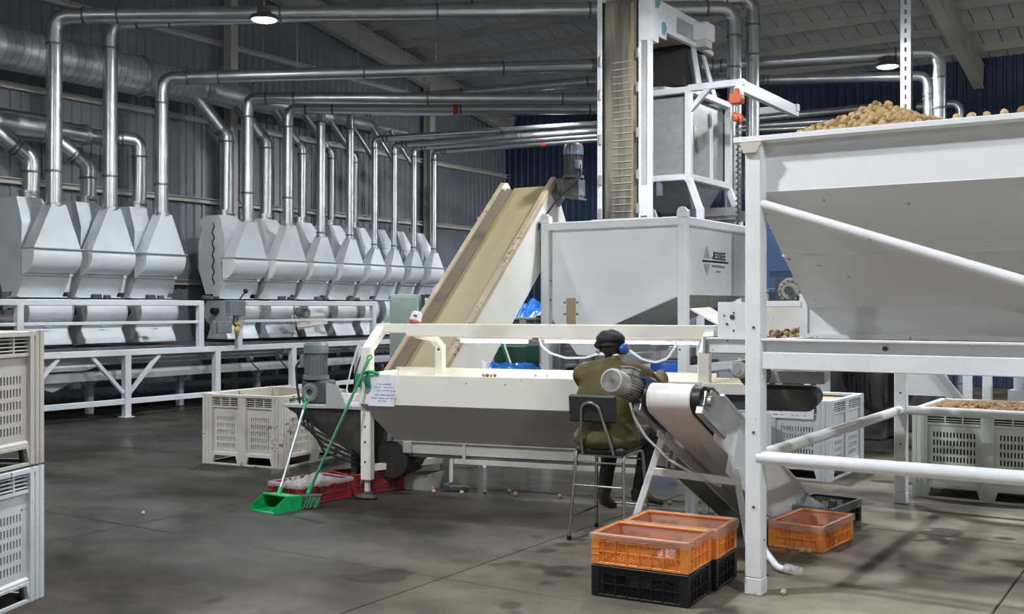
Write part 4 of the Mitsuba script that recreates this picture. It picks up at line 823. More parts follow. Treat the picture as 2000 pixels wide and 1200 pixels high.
# ---- walnuts
def nut_mesh(seed, sub=2):
    s = trimesh.creation.icosphere(sub, 1.0); v = s.vertices.copy(); v *= [1.0, .9, .92]
    a = np.arctan2(v[:, 1], v[:, 2]); seam = np.exp(-(v[:, 1] / .10) ** 2)
    d = 1 + .07 * seam + .16 * (meshkit.fbm(v * 3.1 + seed * 9.3, 3, seed) - .5)
    v *= d[:, None]; v[:, 0] += .10 * np.sign(v[:, 0]) * np.clip(np.abs(v[:, 0]) - .8, 0, 1); return v, s.faces
NUTS = []
for k, m in enumerate(['mat_walnut', 'mat_walnut_pale', 'mat_walnut', 'mat_walnut_dark', 'mat_walnut_pale']):
    v, f = nut_mesh(k + 1); NUTS.append(mikit.ply((v * .0215, f), m, smooth=True))
NUTS_LOW = [mikit.ply((nut_mesh(k + 7, 1)[0] * .0215, nut_mesh(k + 7, 1)[1]), m, smooth=True) for k, m in enumerate(['mat_walnut', 'mat_walnut_dark', 'mat_walnut'])]
def nut(x, y, z, label, group, low=False, sc=1.0):
    key = numbered('walnut'); d = rng.choice(NUTS_LOW if low else NUTS)
    R = trimesh.transformations.random_rotation_matrix(np.array([rng.random(), rng.random(), rng.random()])); R[:3, :3] *= sc * rng.uniform(.9, 1.12); R[:3, 3] = (x, y, z)
    scene[key] = {**d, 'to_world': tw(R)}; labels[key] = {'label': label, 'category': 'walnut'}
    if group: labels[key]['group'] = group
    return key
def scatter(n, inside, dmin, tries=40000):
    pts = []; grid = {}
    for _ in range(tries):
        p = inside()
        if p is None: continue
        c = (int(p[0] // dmin), int(p[1] // dmin))
        if all((p[0] - q[0]) ** 2 + (p[1] - q[1]) ** 2 > dmin * dmin for i in (-1, 0, 1) for j in (-1, 0, 1) for q in grid.get((c[0] + i, c[1] + j), ())):
            pts.append(p); grid.setdefault(c, []).append(p)
            if len(pts) >= n: break
    return pts
# the heap in the receiving hopper: a cone of nuts standing above the rim
PK = (-1.82, 7.20)
def heap_z(x, y):
    r = math.hypot((x - PK[0]) / (1.1 if x < PK[0] else .95), (y - PK[1]) / 1.0)
    return 2.995 - .35 * r + .03 * math.exp(-(r / .15) ** 2) - .12 * max(0, r - .5)
vis = []
def heap_pt():
    x, y = rng.uniform(HX + .06, -.75), rng.uniform(6.34, 7.6); z = heap_z(x, y)
    dd = -SY * x + CY * y
    # nuts that stand above the line from the photographer over the rim
    yr = 6.25; k = (z - .03 - 1.7) / max(y, .1)
    if (z + .02 - 1.7) / y * 6.16 + 1.7 < 2.705: return None
    return (x, y)
for x, y in scatter(205, heap_pt, .041): nut(x, y, heap_z(x, y) + rng.uniform(-.006, .008), 'tan walnut in the heap standing above the rim of the receiving hopper', 'walnuts in the hopper heap')
gx, gy = np.meshgrid(np.linspace(HX + .1, .42, 50), np.linspace(HY0 + .1, HY1 - .15, 40)); gz = np.array([[min(heap_z(a, b) - .02, 2.62) if a < 0.2 else 2.60 + .03 * math.sin(a * 9) * math.sin(b * 7) for a in gx[0]] for b in gy[:, 0]])
gz = np.where((gx < .2), np.array([[max(heap_z(a, b) - .025, 2.56) for a in gx[0]] for b in gy[:, 0]]), gz)
n_ = gx.shape; idx = np.arange(gx.size).reshape(n_); ff = np.stack([idx[:-1, :-1], idx[:-1, 1:], idx[1:, 1:], idx[1:, :-1]], -1).reshape(-1, 4)
pile = MB().add(np.stack([gx, gy, gz], -1).reshape(-1, 3), np.vstack([ff[:, [0, 1, 2]], ff[:, [0, 2, 3]]]))
v0, f0 = nut_mesh(3, 1)
for k in range(2300):
    a, b = rng.uniform(HX + .08, .4 if k % 2 else -.8), rng.uniform(HY0 + .12, HY1 - .2 if k % 2 else 7.8); z = max(heap_z(a, b) - .016, 2.575); pile.add(v0 * .0215, f0, Fr(a, b, z, rng.uniform(0, 360), rng.uniform(0, 180), 0))
solid('walnut_heap', pile, 'mat_walnut', 'bulk of the tan walnuts filling the receiving hopper', 'walnut heap', kind='stuff', smooth=True)
for k, (x, y, z) in enumerate([(-1.192, 6.30, 2.732), (-1.118, 6.30, 2.731), (-1.04, 6.30, 2.733), (-.953, 6.30, 2.733), (-.868, 6.30, 2.737)]):
    nut(x, y, z, 'single walnut on the hopper rim, %s of the loose ones right of the heap' % ORD[k], None, sc=1.1)
for x, y in scatter(26, lambda: (rng.uniform(-2.62, -2.40), rng.uniform(7.33, 7.75)), .042): nut(x, y, 1.485 + .04 * rng.random() + .10 * (y - 7.33), 'brown walnut lying in the outlet window below the round motor', 'walnuts in the hopper outlet', low=True)

# ================================================================== PLASTIC BINS
def harvest_bin(L, W, H, m, style, inner=None, slots=True):
    """Bin with ribbed corner posts, slotted panels, louvers and fork openings; origin at one lower corner, x along L, y along W."""
    t = Thing('harvest_bin'); P = lambda n, mb, mm=m, **k: t.part(n, mb, mm, **k); c = .13
    sides = [(Fr(0, 0, 0, 0), L), (Fr(L, 0, 0, 90), W), (Fr(L, W, 0, 180), L), (Fr(0, W, 0, 270), W)]
    prof = [(0, 0), (.035, 0), (.038, .008), (.048, .008), (.051, 0), (.078, 0), (.081, .008), (.091, .008), (.094, 0), (c, 0), (c, .05), (.05, .05), (.05, c), (0, c), (0, .094), (.008, .091), (.008, .081), (0, .078), (0, .051), (.008, .048), (.008, .038), (0, .035)]
    for (S, ln) in sides: P('corner_post', MB(S).prism(prof, H, None))
    for (S, ln) in sides:
        F = S @ frame_axes((0, 0, 0), (1, 0, 0), (0, 0, 1), (0, -1, 0))      # outline x-z, thickness towards the outside
        bays = [(c, ln - c)] if style == 'tall' and ln < 1.05 and False else [(c, ln / 2 - .055), (ln / 2 + .055, ln - c)]
        P('mid_post', MB(S).span((ln / 2 - .055, .004, .0), (ln / 2 + .055, .05, H), b=.006))
        P('top_rim', MB(S).span((c * .5, .0, H - .035), (ln - c * .5, .055, H), b=.006))
        for (a, b) in bays:
            g = sbox(a - .005, .135, b + .005, H - .15)
            hs = []
            if slots:
                nx = int((b - a - .07) / .028); x0 = (a + b) / 2 - (nx - 1) * .014
                nz = int((H - .36) / .072); z0 = .185
                for i in range(nx):
                    for j in range(nz): hs.append(sbox(x0 + i * .028 - .0065, z0 + j * .072, x0 + i * .028 + .0065, z0 + j * .072 + .046))
            sp = P('side_panel', MB(F @ Fr(0, 0, -.035)).prism(g.difference(unary_union(hs)) if hs else g, .008), smooth=False)
            P('sill', MB(S).hull([(x, y, z) for x in (a, b) for y, z in ((.012, .11), (.012, .13), (.05, .11), (.05, .165))]), under=sp)
            P('head', MB(S).hull([(x, y, z) for x in (a, b) for y, z in ((.012, H - .145), (.012, H - .125), (.05, H - .125), (.05, H - .175))]), under=sp)
            ns = 4
            for k in range(ns): P('louver_slat', MB(S).box(((a + b) / 2, .03, H - .112 + k * .022), (b - a, .03, .008), b=.002), under=sp)
            for q in (1, 2): P('louver_bar', MB(S).box((a + (b - a) * q / 3, .028, H - .08), (.012, .03, .1)), under=sp)
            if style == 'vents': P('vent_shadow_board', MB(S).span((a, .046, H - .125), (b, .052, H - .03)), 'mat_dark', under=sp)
        sk = sbox(c - .02, .0, ln - c + .02, .115)
        for (a, b) in bays: sk = sk.difference(Polygon([(a + .005, .018), (b - .005, .018), (b - .03, .10), (a + .03, .10)]))
        P('skirt', MB(F @ Fr(0, 0, -.03)).prism(sk, .025))
    P('floor_panel', MB().span((.03, .03, .115), (L - .03, W - .03, .135)))
    P('runner', MB().span((.06, W / 2 - .05, 0.0), (L - .06, W / 2 + .05, .11)), m)
    if inner: P('inner_wall', MB().span((.05, .05, .14), (.055, W - .05, H - .02)).span((L - .055, .05, .14), (L - .05, W - .05, H - .02)).span((.05, W - .055, .14), (L - .05, W - .05, H - .02)).span((.05, .05, .14), (L - .05, .055, H - .02)), inner)
    return t
FACE = deg(math.atan2(.983, .184)) + 32.9 - 90                              # the left stack is turned a little
# left stack: the visible face is the right-hand (L) side; far corner surveyed at (-2.75, 6.41)
def corner_frame(r, d, rz, dx=0, dy=0, z=0): p = sv(r, d); return Fr(p[0], p[1], z, rz) @ Fr(dx, dy, 0)
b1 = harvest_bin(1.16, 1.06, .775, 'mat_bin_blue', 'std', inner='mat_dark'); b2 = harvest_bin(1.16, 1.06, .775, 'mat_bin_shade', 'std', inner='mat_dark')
# x of the bin runs along the visible face towards the far corner, body to the left (+y)
LS = corner_frame(-2.75, 6.41, deg(math.atan2(.983, .184)) + 32.9, -1.16, 0)
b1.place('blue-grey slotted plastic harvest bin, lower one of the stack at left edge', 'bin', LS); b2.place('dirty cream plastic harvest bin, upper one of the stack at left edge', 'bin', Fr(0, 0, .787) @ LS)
solid('stacking_foot', MB(LS).span((.02, .02, .773), (1.14, .06, .789)).span((.02, 1.0, .773), (1.14, 1.04, .789)), 'mat_dark', 'dark packing strips between the two stacked bins at the left edge', 'packing strip')
harvest_bin(1.06, 1.2, .76, 'mat_bin_pale', 'vents', inner='mat_bin_pale').place('dirty cream plastic harvest bin standing alone left of the sorting table', 'bin', corner_frame(-3.37, 11.87, deg(math.atan2(-.45, .95)) + 32.9))
bc = harvest_bin(1.25, 1.2, .80, 'mat_bin_green', 'std', inner='mat_dark'); bc.place('pale green slotted harvest bin full of walnuts at the right, behind rails', 'bin', Fr(-2.30, 10.16, 0))
bd = harvest_bin(1.2, 1.2, .785, 'mat_bin_blue', 'vents'); bd.place('blue-grey slotted harvest bin in the middle distance behind the white post', 'bin', Fr(-4.35, 10.54, 0))
def nutbed(name, x0, x1, y0, y1, z, n, label, grp, thing_label):
    zz = lambda x, y: z + .05 * math.sin((x - x0) / (x1 - x0) * PI) * math.sin((y - y0) / (y1 - y0) * PI)
    for x, y in scatter(n, lambda: (rng.uniform(x0, x1), rng.uniform(y0, y0 + .10)), .042): nut(x, y, zz(x, y) + rng.uniform(-.004, .012), label, grp, low=True)
    pb = MB()
    for _ in range(1000): x, y = rng.uniform(x0, x1), rng.uniform(y0, y1); pb.add(v0 * .0215, f0, Fr(x, y, zz(x, y) - .012, rng.uniform(0, 360)))
    pb.span((x0, y0, z - .2), (x1, y1, z - .02)); solid(name, pb, 'mat_walnut_dark', thing_label, 'walnuts', kind='stuff', smooth=True)
nutbed('walnut_fill', -2.22, -1.13, 10.24, 11.28, .785, 24, 'walnut on top of the full green bin at the right edge', 'walnuts in the green bin', 'brown walnuts filling the green bin at the right edge')
for x, y in scatter(10, lambda: (rng.uniform(-4.25, -3.75), rng.uniform(10.62, 10.8)), .04): nut(x, y, .76, 'walnut showing over the edge of the blue-grey bin', 'walnuts in the blue-grey bin', low=True)
pl = Thing('load_board'); pl.part('', MB().span((-4.28, 10.62, .72), (-3.22, 11.66, .74)), 'mat_cardboard'); pl.place('cardboard sheet inside the blue-grey bin under the walnuts', 'cardboard')
pc = Thing('bin_card'); pc.part('sheet', MB().quad((-3.78, 10.53, .60), (-3.31, 10.53, .60), (-3.30, 10.53, .74), (-3.72, 10.53, .755), .003), 'mat_paper'); mk = MB()
for k in range(16): x, z = rng.uniform(-3.72, -3.36), rng.choice([.63, .665, .70, .72]); mk.span((x, 10.524, z), (x + rng.uniform(.01, .03), 10.5265, z + .008))
pc.part('writing', mk, 'mat_ink_soft'); pc.place('white card with marks on the front of the blue-grey bin', 'card')
solid('white_board', MB().hull([(x, y, z) for x, y in ((-3.95, 10.40), (-3.66, 10.30)) for z in (.28, .66)] + [(x, y + .02, z) for x, y in ((-3.95, 10.40), (-3.66, 10.30)) for z in (.28, .66)]).span((-3.9, 10.33, 0), (-3.86, 10.37, .3)), 'mat_bin_blue', 'scuffed white board leaning in front of the blue-grey bin', 'board')

# ================================================================== CRATES
def crate(m, L=.60, W=.40, H=.185, diag=True):
    t = Thing('crate'); P = lambda n, mb, **k: t.part(n, mb, m, **k); e = .012
    sides = [(Fr(0, 0, 0, 0), L), (Fr(L, 0, 0, 90), W), (Fr(L, W, 0, 180), L), (Fr(0, W, 0, 270), W)]
    for (S, ln) in sides:
        F = S @ frame_axes((0, 0, 0), (1, 0, 0), (0, 0, 1), (0, -1, 0)); holes = []
        nb = 6 if ln > .5 else 4; x0, x1 = .075, ln - .075; bw = (x1 - x0) / nb
        for k in range(nb):
            a, b = x0 + k * bw + .006, x0 + (k + 1) * bw - .006
            rows = [(.022, .078), (.084, .135)] if (k < nb / 3 or k >= nb * 2 / 3) else [(.022, .078)]
            for (za, zb) in rows:
                bx = sbox(a, za, b, zb)
                if diag and ln > .5:
                    s_ = 1 if k < nb / 2 else -1; st = [LineString([(a - .1 + q * .0125, za - .05), (a - .1 + q * .0125 + s_ * .17, zb + .07)]).buffer(.0028, cap_style=2) for q in range(-14, 26)]
                    holes.append(unary_union(st).intersection(bx) if True else bx)
                else: holes += [sbox(a + q * (b - a) / 3 + .004, za, a + (q + 1) * (b - a) / 3 - .004, zb) for q in range(3)]
        hand = sbox(ln / 2 - .05, H - .05, ln / 2 + .05, H - .028)
        wall = sbox(.01, .006, ln - .01, H - .012).difference(unary_union(holes + ([hand] if ln < .5 else [])))
        sw = P('side_wall', MB(F @ Fr(0, 0, -e)).prism(wall, .004), smooth=False)
        P('rib', MB(S).box((ln / 2, .006, .081), (ln - .03, .012, .005)).box((ln / 2, .006, H - .045), (ln - .03, .012, .004)).box((ln / 2, .006, H - .03), (ln - .03, .012, .004)), under=sw)
        P('base_rib', MB(S).box((ln / 2, .007, .010), (ln - .02, .014, .014), b=.002), under=sw)
        for k in range(nb + 1): P('upright', MB(S).box((x0 + k * bw, .006, (H - .03) / 2), (.006, .012, H - .04)), under=sw)
        P('rim', MB(S).box((ln / 2, .010, H - .008), (ln, .024, .014), b=.003), under=sw); P('corner', MB(S).span((.0, .0, .004), (.05, .010, H - .012), b=.002).span((.0, .0, .004), (.010, .05, H - .012), b=.002).box((.025, -.001, .06), (.05, .003, .006)).box((.025, -.001, .10), (.05, .003, .006)), under=sw)
    g = sbox(.01, .01, L - .01, W - .01); hs = [sbox(.03 + i * .03, .03 + j * .03, .052 + i * .03, .052 + j * .03) for i in range(int((L - .06) / .03)) for j in range(int((W - .06) / .03))]
    P('base', MB(Fr(0, 0, .006)).prism(g.difference(unary_union(hs)), .005), smooth=False)
    return t
def liner(L, W, H, m, label, M, seed, drop=.038, depth=.10):
    """Thin plastic bag folded over the rim: an outer skirt, and an inner wall that sags towards the bottom."""
    r_ = np.random.default_rng(seed); n = 88; v = []; rows = [(.010, H - drop), (.012, H - drop * .5), (.008, H + .004), (-.010, H + .005), (-.022, H - .035), (-.035, H - depth)]
    for k, (o, z) in enumerate(rows):
        for i in range(n):
            s = i / n * 4; q = int(s); u = s - q; P4 = [(0, 0), (L, 0), (L, W), (0, W)]; a, b = np.array(P4[q]), np.array(P4[(q + 1) % 4]); p = a + (b - a) * u; c = np.array([L / 2, W / 2])
            d = np.sign(p - c) * np.array([1 if abs(abs(p[0] - c[0]) - L / 2) < 1e-6 else 0, 1 if abs(abs(p[1] - c[1]) - W / 2) < 1e-6 else 0]); j = r_.uniform(-1, 1)
            p = p + d * (o + (.003 * j if k in (0, 1, 4, 5) else 0)); v.append((p[0], p[1], z + (.010 * j if k == 0 else .012 * j if k == 5 else .002 * j)))
    f = [[k * n + i, k * n + (i + 1) % n, (k + 1) * n + (i + 1) % n, (k + 1) * n + i] for k in range(len(rows) - 1) for i in range(n)]; f = np.array(f)
    mb = MB().add(v, np.vstack([f[:, [0, 1, 2]], f[:, [0, 2, 3]]])); return solid('bag_liner', mb, m, label, 'bag', M, smooth=True)
CR = deg(math.atan2(-.486, .874)) + 32.9
orange = crate('mat_orange'); black = crate('mat_black'); red = crate('mat_red', diag=False)
S1 = corner_frame(.468, 6.43, CR); S2 = corner_frame(.468, 6.43, CR, .02, .43)
black.place('black plastic crate on the floor under the front orange crate', 'crate', S1); orange.place('orange crate stacked on a black one, nearest of all the crates', 'crate', Fr(0, 0, .186) @ S1)
black.place('black plastic crate on the floor under the rear orange crate', 'crate', S2); orange.place('orange crate stacked on a black one, directly behind the nearest crate', 'crate', Fr(0, 0, .186) @ S2)
liner(.6, .4, .185, 'mat_film', 'clear plastic liner folded over the nearest orange crate', Fr(0, 0, .186) @ S1, 1); liner(.6, .4, .185, 'mat_film', 'clear plastic liner over the second stacked orange crate', Fr(0, 0, .186) @ S2, 2, .06)
S3 = corner_frame(2.137, 7.5, deg(math.atan2(.8, .6)) + 32.9); orange.place('orange crate standing alone on the floor right of the white post', 'crate', S3); liner(.6, .4, .185, 'mat_film', 'clear plastic liner folded over the orange crate right of the post', S3, 3, .05)
S4 = corner_frame(2.395, 8.16, deg(math.atan2(.786, .618)) + 32.9); black.place('black crate lined with clear film behind the single orange crate', 'crate', S4); liner(.6, .4, .185, 'mat_film', 'clear plastic liner folded over the black crate', S4, 4, .06)
def crumple(L, W, h, m, label, M, seed, name='crumpled_film', cat='plastic film', n=34):
    gx, gy = np.meshgrid(np.linspace(0, L, n), np.linspace(0, W, n)); p = np.stack([gx * 11, gy * 11, gx * 0 + seed], -1); z = meshkit.fbm(p, 4, seed); z = np.abs(z - .5) * 2; e = np.sin(gx / L * PI) * np.sin(gy / W * PI)
    zz = h * (.35 + .9 * z) * np.minimum(1, e * 2.2); idx = np.arange(n * n).reshape(n, n); f = np.stack([idx[:-1, :-1], idx[:-1, 1:], idx[1:, 1:], idx[1:, :-1]], -1).reshape(-1, 4)
    v = np.stack([gx, gy, zz], -1).reshape(-1, 3); mb = MB().add(v, np.vstack([f[:, [0, 1, 2]], f[:, [0, 2, 3]]])); return solid(name, mb, m, label, cat, M, smooth=50)
crumple(.24, .10, .07, 'mat_maskcloth', 'white and green paper scraps in the nearest orange crate', Fr(0, 0, .186) @ S1 @ Fr(.38, .05, .06, 25), 5, 'paper_scrap', 'paper')
solid('green_scrap', MB(Fr(0, 0, .186) @ S1).sphere((.365, .075, .075), .022, 2, (1, .7, .8)), 'mat_green_dark', 'small green scrap beside white paper in the nearest orange crate', 'scrap')
crumple(.2, .16, .09, 'mat_film_milky', 'crumpled clear film inside the second stacked orange crate', Fr(0, 0, .186) @ S2 @ Fr(.26, .1, .03, 10), 6)
for k in range(6): nut(*(Fr(0, 0, .186) @ S1 @ np.array([.12 + .05 * k, .30 + .03 * math.sin(k * 2), .025, 1]))[:3], 'walnut piece at the bottom of the nearest orange crate', 'walnut pieces in the orange crate', low=True)
R1 = corner_frame(-1.80, 9.24, deg(math.atan2(.78, .62)) + 32.9, 0, 0); red.place('red crate full of plastic film, behind the green dustpan', 'crate', R1); crumple(.56, .36, .13, 'mat_film_milky', 'crumpled white plastic film heaped in the front red crate', R1 @ Fr(.02, .02, .125), 8, n=60)
liner(.6, .4, .185, 'mat_film_milky', 'milky plastic liner over the front red crate', R1, 9, .035, .06)
R2 = corner_frame(-1.47, 9.80, deg(math.atan2(.62, .78)) + 32.9, .02, .0); red.place('dark red crate in the shade behind the table leg', 'crate', R2)

# ================================================================== REJECT CONVEYOR LEADING DOWN TO THE CRATES
def reject():
    hd, ft = np.array([-2.94, 6.50, 1.10]), np.array([-2.94, 8.42, .12]); up = unit(hd - ft); ex = np.array([1.0, 0, 0]); ez = np.cross(ex, up); L = np.linalg.norm(hd - ft); M = frame_axes(ft, ex, up, ez)
    t = Thing('reject_conveyor'); P = lambda n, mb, m='mat_white', **k: t.part(n, mb, m, **k); R = .105; W = .185
    st = [(.05, R)] + [(L - .0 + R * math.sin(rad(a)), R * math.cos(rad(a))) for a in range(0, 181, 15)] + [(L - .12, -R), (L - .12, -R + .012), (L - .02, -R + .02), (L, R - .012), (.05, R - .012)]
    P('belt', MB().prism(st, 2 * W - .07, frame_axes((-W + .020, 0, 0), (0, 1, 0), (0, 0, 1), (1, 0, 0))), 'mat_whitebelt', smooth=40)
    P('head_roller', MB().cyl((-W - .01, L, 0), (W + .01, L, 0), R - .012, 28), 'mat_black')
    P('bottom_plate', MB().span((-W - .01, -.05, -.142), (W + .01, L - .09, -.132)), 'mat_plate')
    for s_ in (-1, 1):
        P('side_plate', MB().span((s_ * (W + .015) - .006, -.06, -.135), (s_ * (W + .015) + .006, L - .24, .17), b=.003)); P('lower_flange', MB().span((s_ * (W + .02) - .02, -.06, -.145), (s_ * (W + .02) + .02, L - .22, -.128)))
        P('take_up', MB().bar((s_ * (W + .03), L - .34, .10), (s_ * (W + .03), L + .10, .10), .05, .055, (0, 0, 1), b=.006), 'mat_galv'); P('bearing', MB().box((s_ * (W + .02), L, .0), (.03, .10, .10), b=.015).cyl((s_ * (W + .02), L, 0), (s_ * (W + .065), L, 0), .035, 16), 'mat_steel')
        P('bearing_plate', MB().prism([(L - .30, -.12), (L - .05, -.10), (L + .03, .06), (L - .05, .10), (L - .30, .10)], .010, frame_axes((s_ * (W + .022) - .005 + s_ * .0, 0, 0), (0, 1, 0), (0, 0, 1), (1, 0, 0))), 'mat_galv_rough' if s_ > 0 else 'mat_steel')
        P('side_guard', MB().span((s_ * (W + .03) - .004, .1, .16), (s_ * (W + .03) + .004, L - .5, .30), b=.002), 'mat_galv_dark' if s_ < 0 else 'mat_white_clean')
        P('stiffener', MB().span((s_ * (W + .03) - .012, L - .62, -.12), (s_ * (W + .03) + .012, L - .56, .28), b=.003), 'mat_white_clean')
    P('tail_flap', MB().quad((W + .02, -.02, -.12), (W + .18, -.06, -.05), (W + .20, .14, .10), (W + .02, .2, .06), .006), 'mat_greymetal')
    I = np.linalg.inv(M)
    P('leg', MB(I).bar(sv(1.035, 7.40, .86), sv(.76, 7.47, .0), .045, .045, b=.004)); P('leg', MB(I).bar(sv(1.50, 7.32, .62), sv(1.60, 7.30, .0), .045, .045, b=.004))
    P('cross_bar', MB(I).bar(sv(.955, 7.40, .585), sv(1.53, 7.28, .53), .045, .05, b=.004)); P('leg', MB(I).bar(sv(1.42, 8.62, .34), sv(1.42, 8.62, .0), .09, .05, b=.004))
    for s_ in (-1, 1): P('tail_leg', MB(I).span((-2.94 + s_ * .20 - .02, 8.30, 0.0), (-2.94 + s_ * .20 + .02, 8.34, .2)))
    t.place('small inclined reject conveyor with white belt rising to the crates', 'conveyor', M)
    t = Thing('gear_motor'); A = frame_axes((-3.235, 6.60, 1.125), (1, 0, 0), (0, math.sin(rad(14)), math.cos(rad(14))), (0, -math.cos(rad(14)), math.sin(rad(14))))    # motor axis along local z, towards the viewer
    t.part('fan_cowl', MB().lathe([(.070, .32), (.080, .325), (.082, .44), (.077, .452), (.064, .455), (.064, .448), (.0, .448)], 30), 'mat_motor_pale')
    gr = MB()
    for k in range(10): gr.lathe([(.014 + k * .0049, .449), (.016 + k * .0049, .449), (.016 + k * .0049, .452), (.014 + k * .0049, .452)], 24)
    t.part('fan_grille', gr, 'mat_steel', under='fan_cowl'); t.part('hub', MB().lathe([(0, .448), (.014, .448), (.014, .462), (.006, .462), (.006, .455), (0, .455)], 14), 'mat_chrome', under='fan_cowl')
    fins = MB().lathe([(0, .10), (.068, .10), (.068, .34), (0, .34)], 28)
    for k in range(26): fins.box((0, 0, 0), (.012, .0035, .22), Fr(.074 * math.cos(k * 2 * PI / 26), .074 * math.sin(k * 2 * PI / 26), .215, k * 360 / 26))
    t.part('finned_body', fins, 'mat_motor_pale'); t.part('terminal_box', MB().box((.0, .097, .20), (.08, .045, .12), b=.008).box((0, .124, .20), (.088, .012, .13), b=.004), 'mat_motor_pale')
    t.part('gearbox', MB().box((.02, 0, .03), (.16, .20, .14), b=.02).box((.02, -.02, -.05), (.13, .15, .10), b=.02), mat('mat_gearblue', (.015, .022, .06), .4)); t.part('shaft', MB().cyl((.05, 0, 0), (.13, 0, 0), .02, 12), 'mat_steel')
    t.part('cable', MB().tube([(.02, -.10, .20), (.05, -.20, .16), (.09, -.30, .05), (.2, -.42, -.10), (.34, -.50, -.3), (.42, -.53, -.5)], .009, 8, fillet=.08), 'mat_paper', label='pale grey cable')
    t.place('round grey finned motor beside the white belt, in front of the worker', 'gear motor', A)
reject()

# ================================================================== STOOL AND WORKER (axes: +y faces the sorting table)
STL = Fr(-3.79, 7.20, 0, 6)
t = Thing('bar_stool'); P = lambda n, mb, m='mat_chrome', **k: t.part(n, mb, m, **k)
for s_ in (-1, 1): P('side_frame', MB().tube([(s_ * .215, -.265, .012), (s_ * .185, -.205, .63), (s_ * .185, .185, .63), (s_ * .215, .255, .012)], .0125, 12, fillet=.06))
for (x, y) in ((-.215, -.265), (.215, -.265), (-.215, .255), (.215, .255)): P('foot_cap', MB().cyl((x, y, 0), (x, y, .03), .017, 12), 'mat_black')
P('rung', MB().tube([(-.196, -.228, .40), (.196, -.228, .40)], .010, 10)); P('rung', MB().tube([(-.20, -.245, .17), (-.20, .235, .17)], .010, 10)); P('rung', MB().tube([(.20, -.245, .17), (.20, .235, .17)], .010, 10)); P('rung', MB().tube([(-.205, .235, .21), (.205, .235, .21)], .010, 10))
P('seat_bar', MB().tube([(-.185, -.13, .615), (.185, -.13, .615)], .009, 8)); P('seat_bar', MB().tube([(-.185, .1, .615), (.185, .1, .615)], .009, 8)); P('seat_bar', MB().tube([(-.185, -.19, .565), (.185, -.19, .565)], .008, 8)); P('seat_bar', MB().tube([(-.185, .15, .565), (.185, .15, .565)], .008, 8))
P('seat', MB().box((0, -.01, .655), (.39, .38, .045), b=.018), 'mat_vinyl', label='black padded seat')
P('back_frame', MB().tube([(-.135, -.20, .63), (-.125, -.262, .80), (-.105, -.30, 1.01), (.02, -.30, 1.01), (.075, -.262, .80), (.11, -.20, .63)], .0125, 12, fillet=.075, seg=7))
bk = m3.Manifold.batch_hull([m3.Manifold.sphere(.018, 12).translate((x, y, z)) for x in (-.20, .16) for y, z in ((-.262, .885), (-.272, 1.05))]) if False else None
P('backrest', MB().box((0, 0, 0), (.37, .032, .20), Fr(-.03, -.262, .965, 0, 5), b=.014), 'mat_vinyl', label='black padded backrest')
t.place('tall metal bar stool with black pads that the worker sits on', 'stool', STL)

def bones(chain, res=.018, smooth=10, disp=0.0, freq=9, seed=1):
    """Union of tapered limbs (p0, r0, p1, r1), refined and smoothed into one skin."""
    parts = []
    for p0, r0, p1, r1 in chain:
        a = m3.Manifold.sphere(1.0, 20); mk = lambda p, r: a.scale((r, r, r) if np.isscalar(r) else tuple(r)).translate(tuple(p))
        parts.append(m3.Manifold.batch_hull([mk(p0, r0), mk(p1, r1)]))
    m = m3.Manifold.batch_boolean(parts, m3.OpType.Add).refine_to_length(res).to_mesh()
    tm = trimesh.Trimesh(m.vert_properties[:, :3], m.tri_verts, process=True); trimesh.smoothing.filter_taubin(tm, iterations=smooth)
    if disp: tm.vertices += tm.vertex_normals * (disp * (meshkit.fbm(np.asarray(tm.vertices) * freq, 3, seed) - .5))[:, None]
    return tm

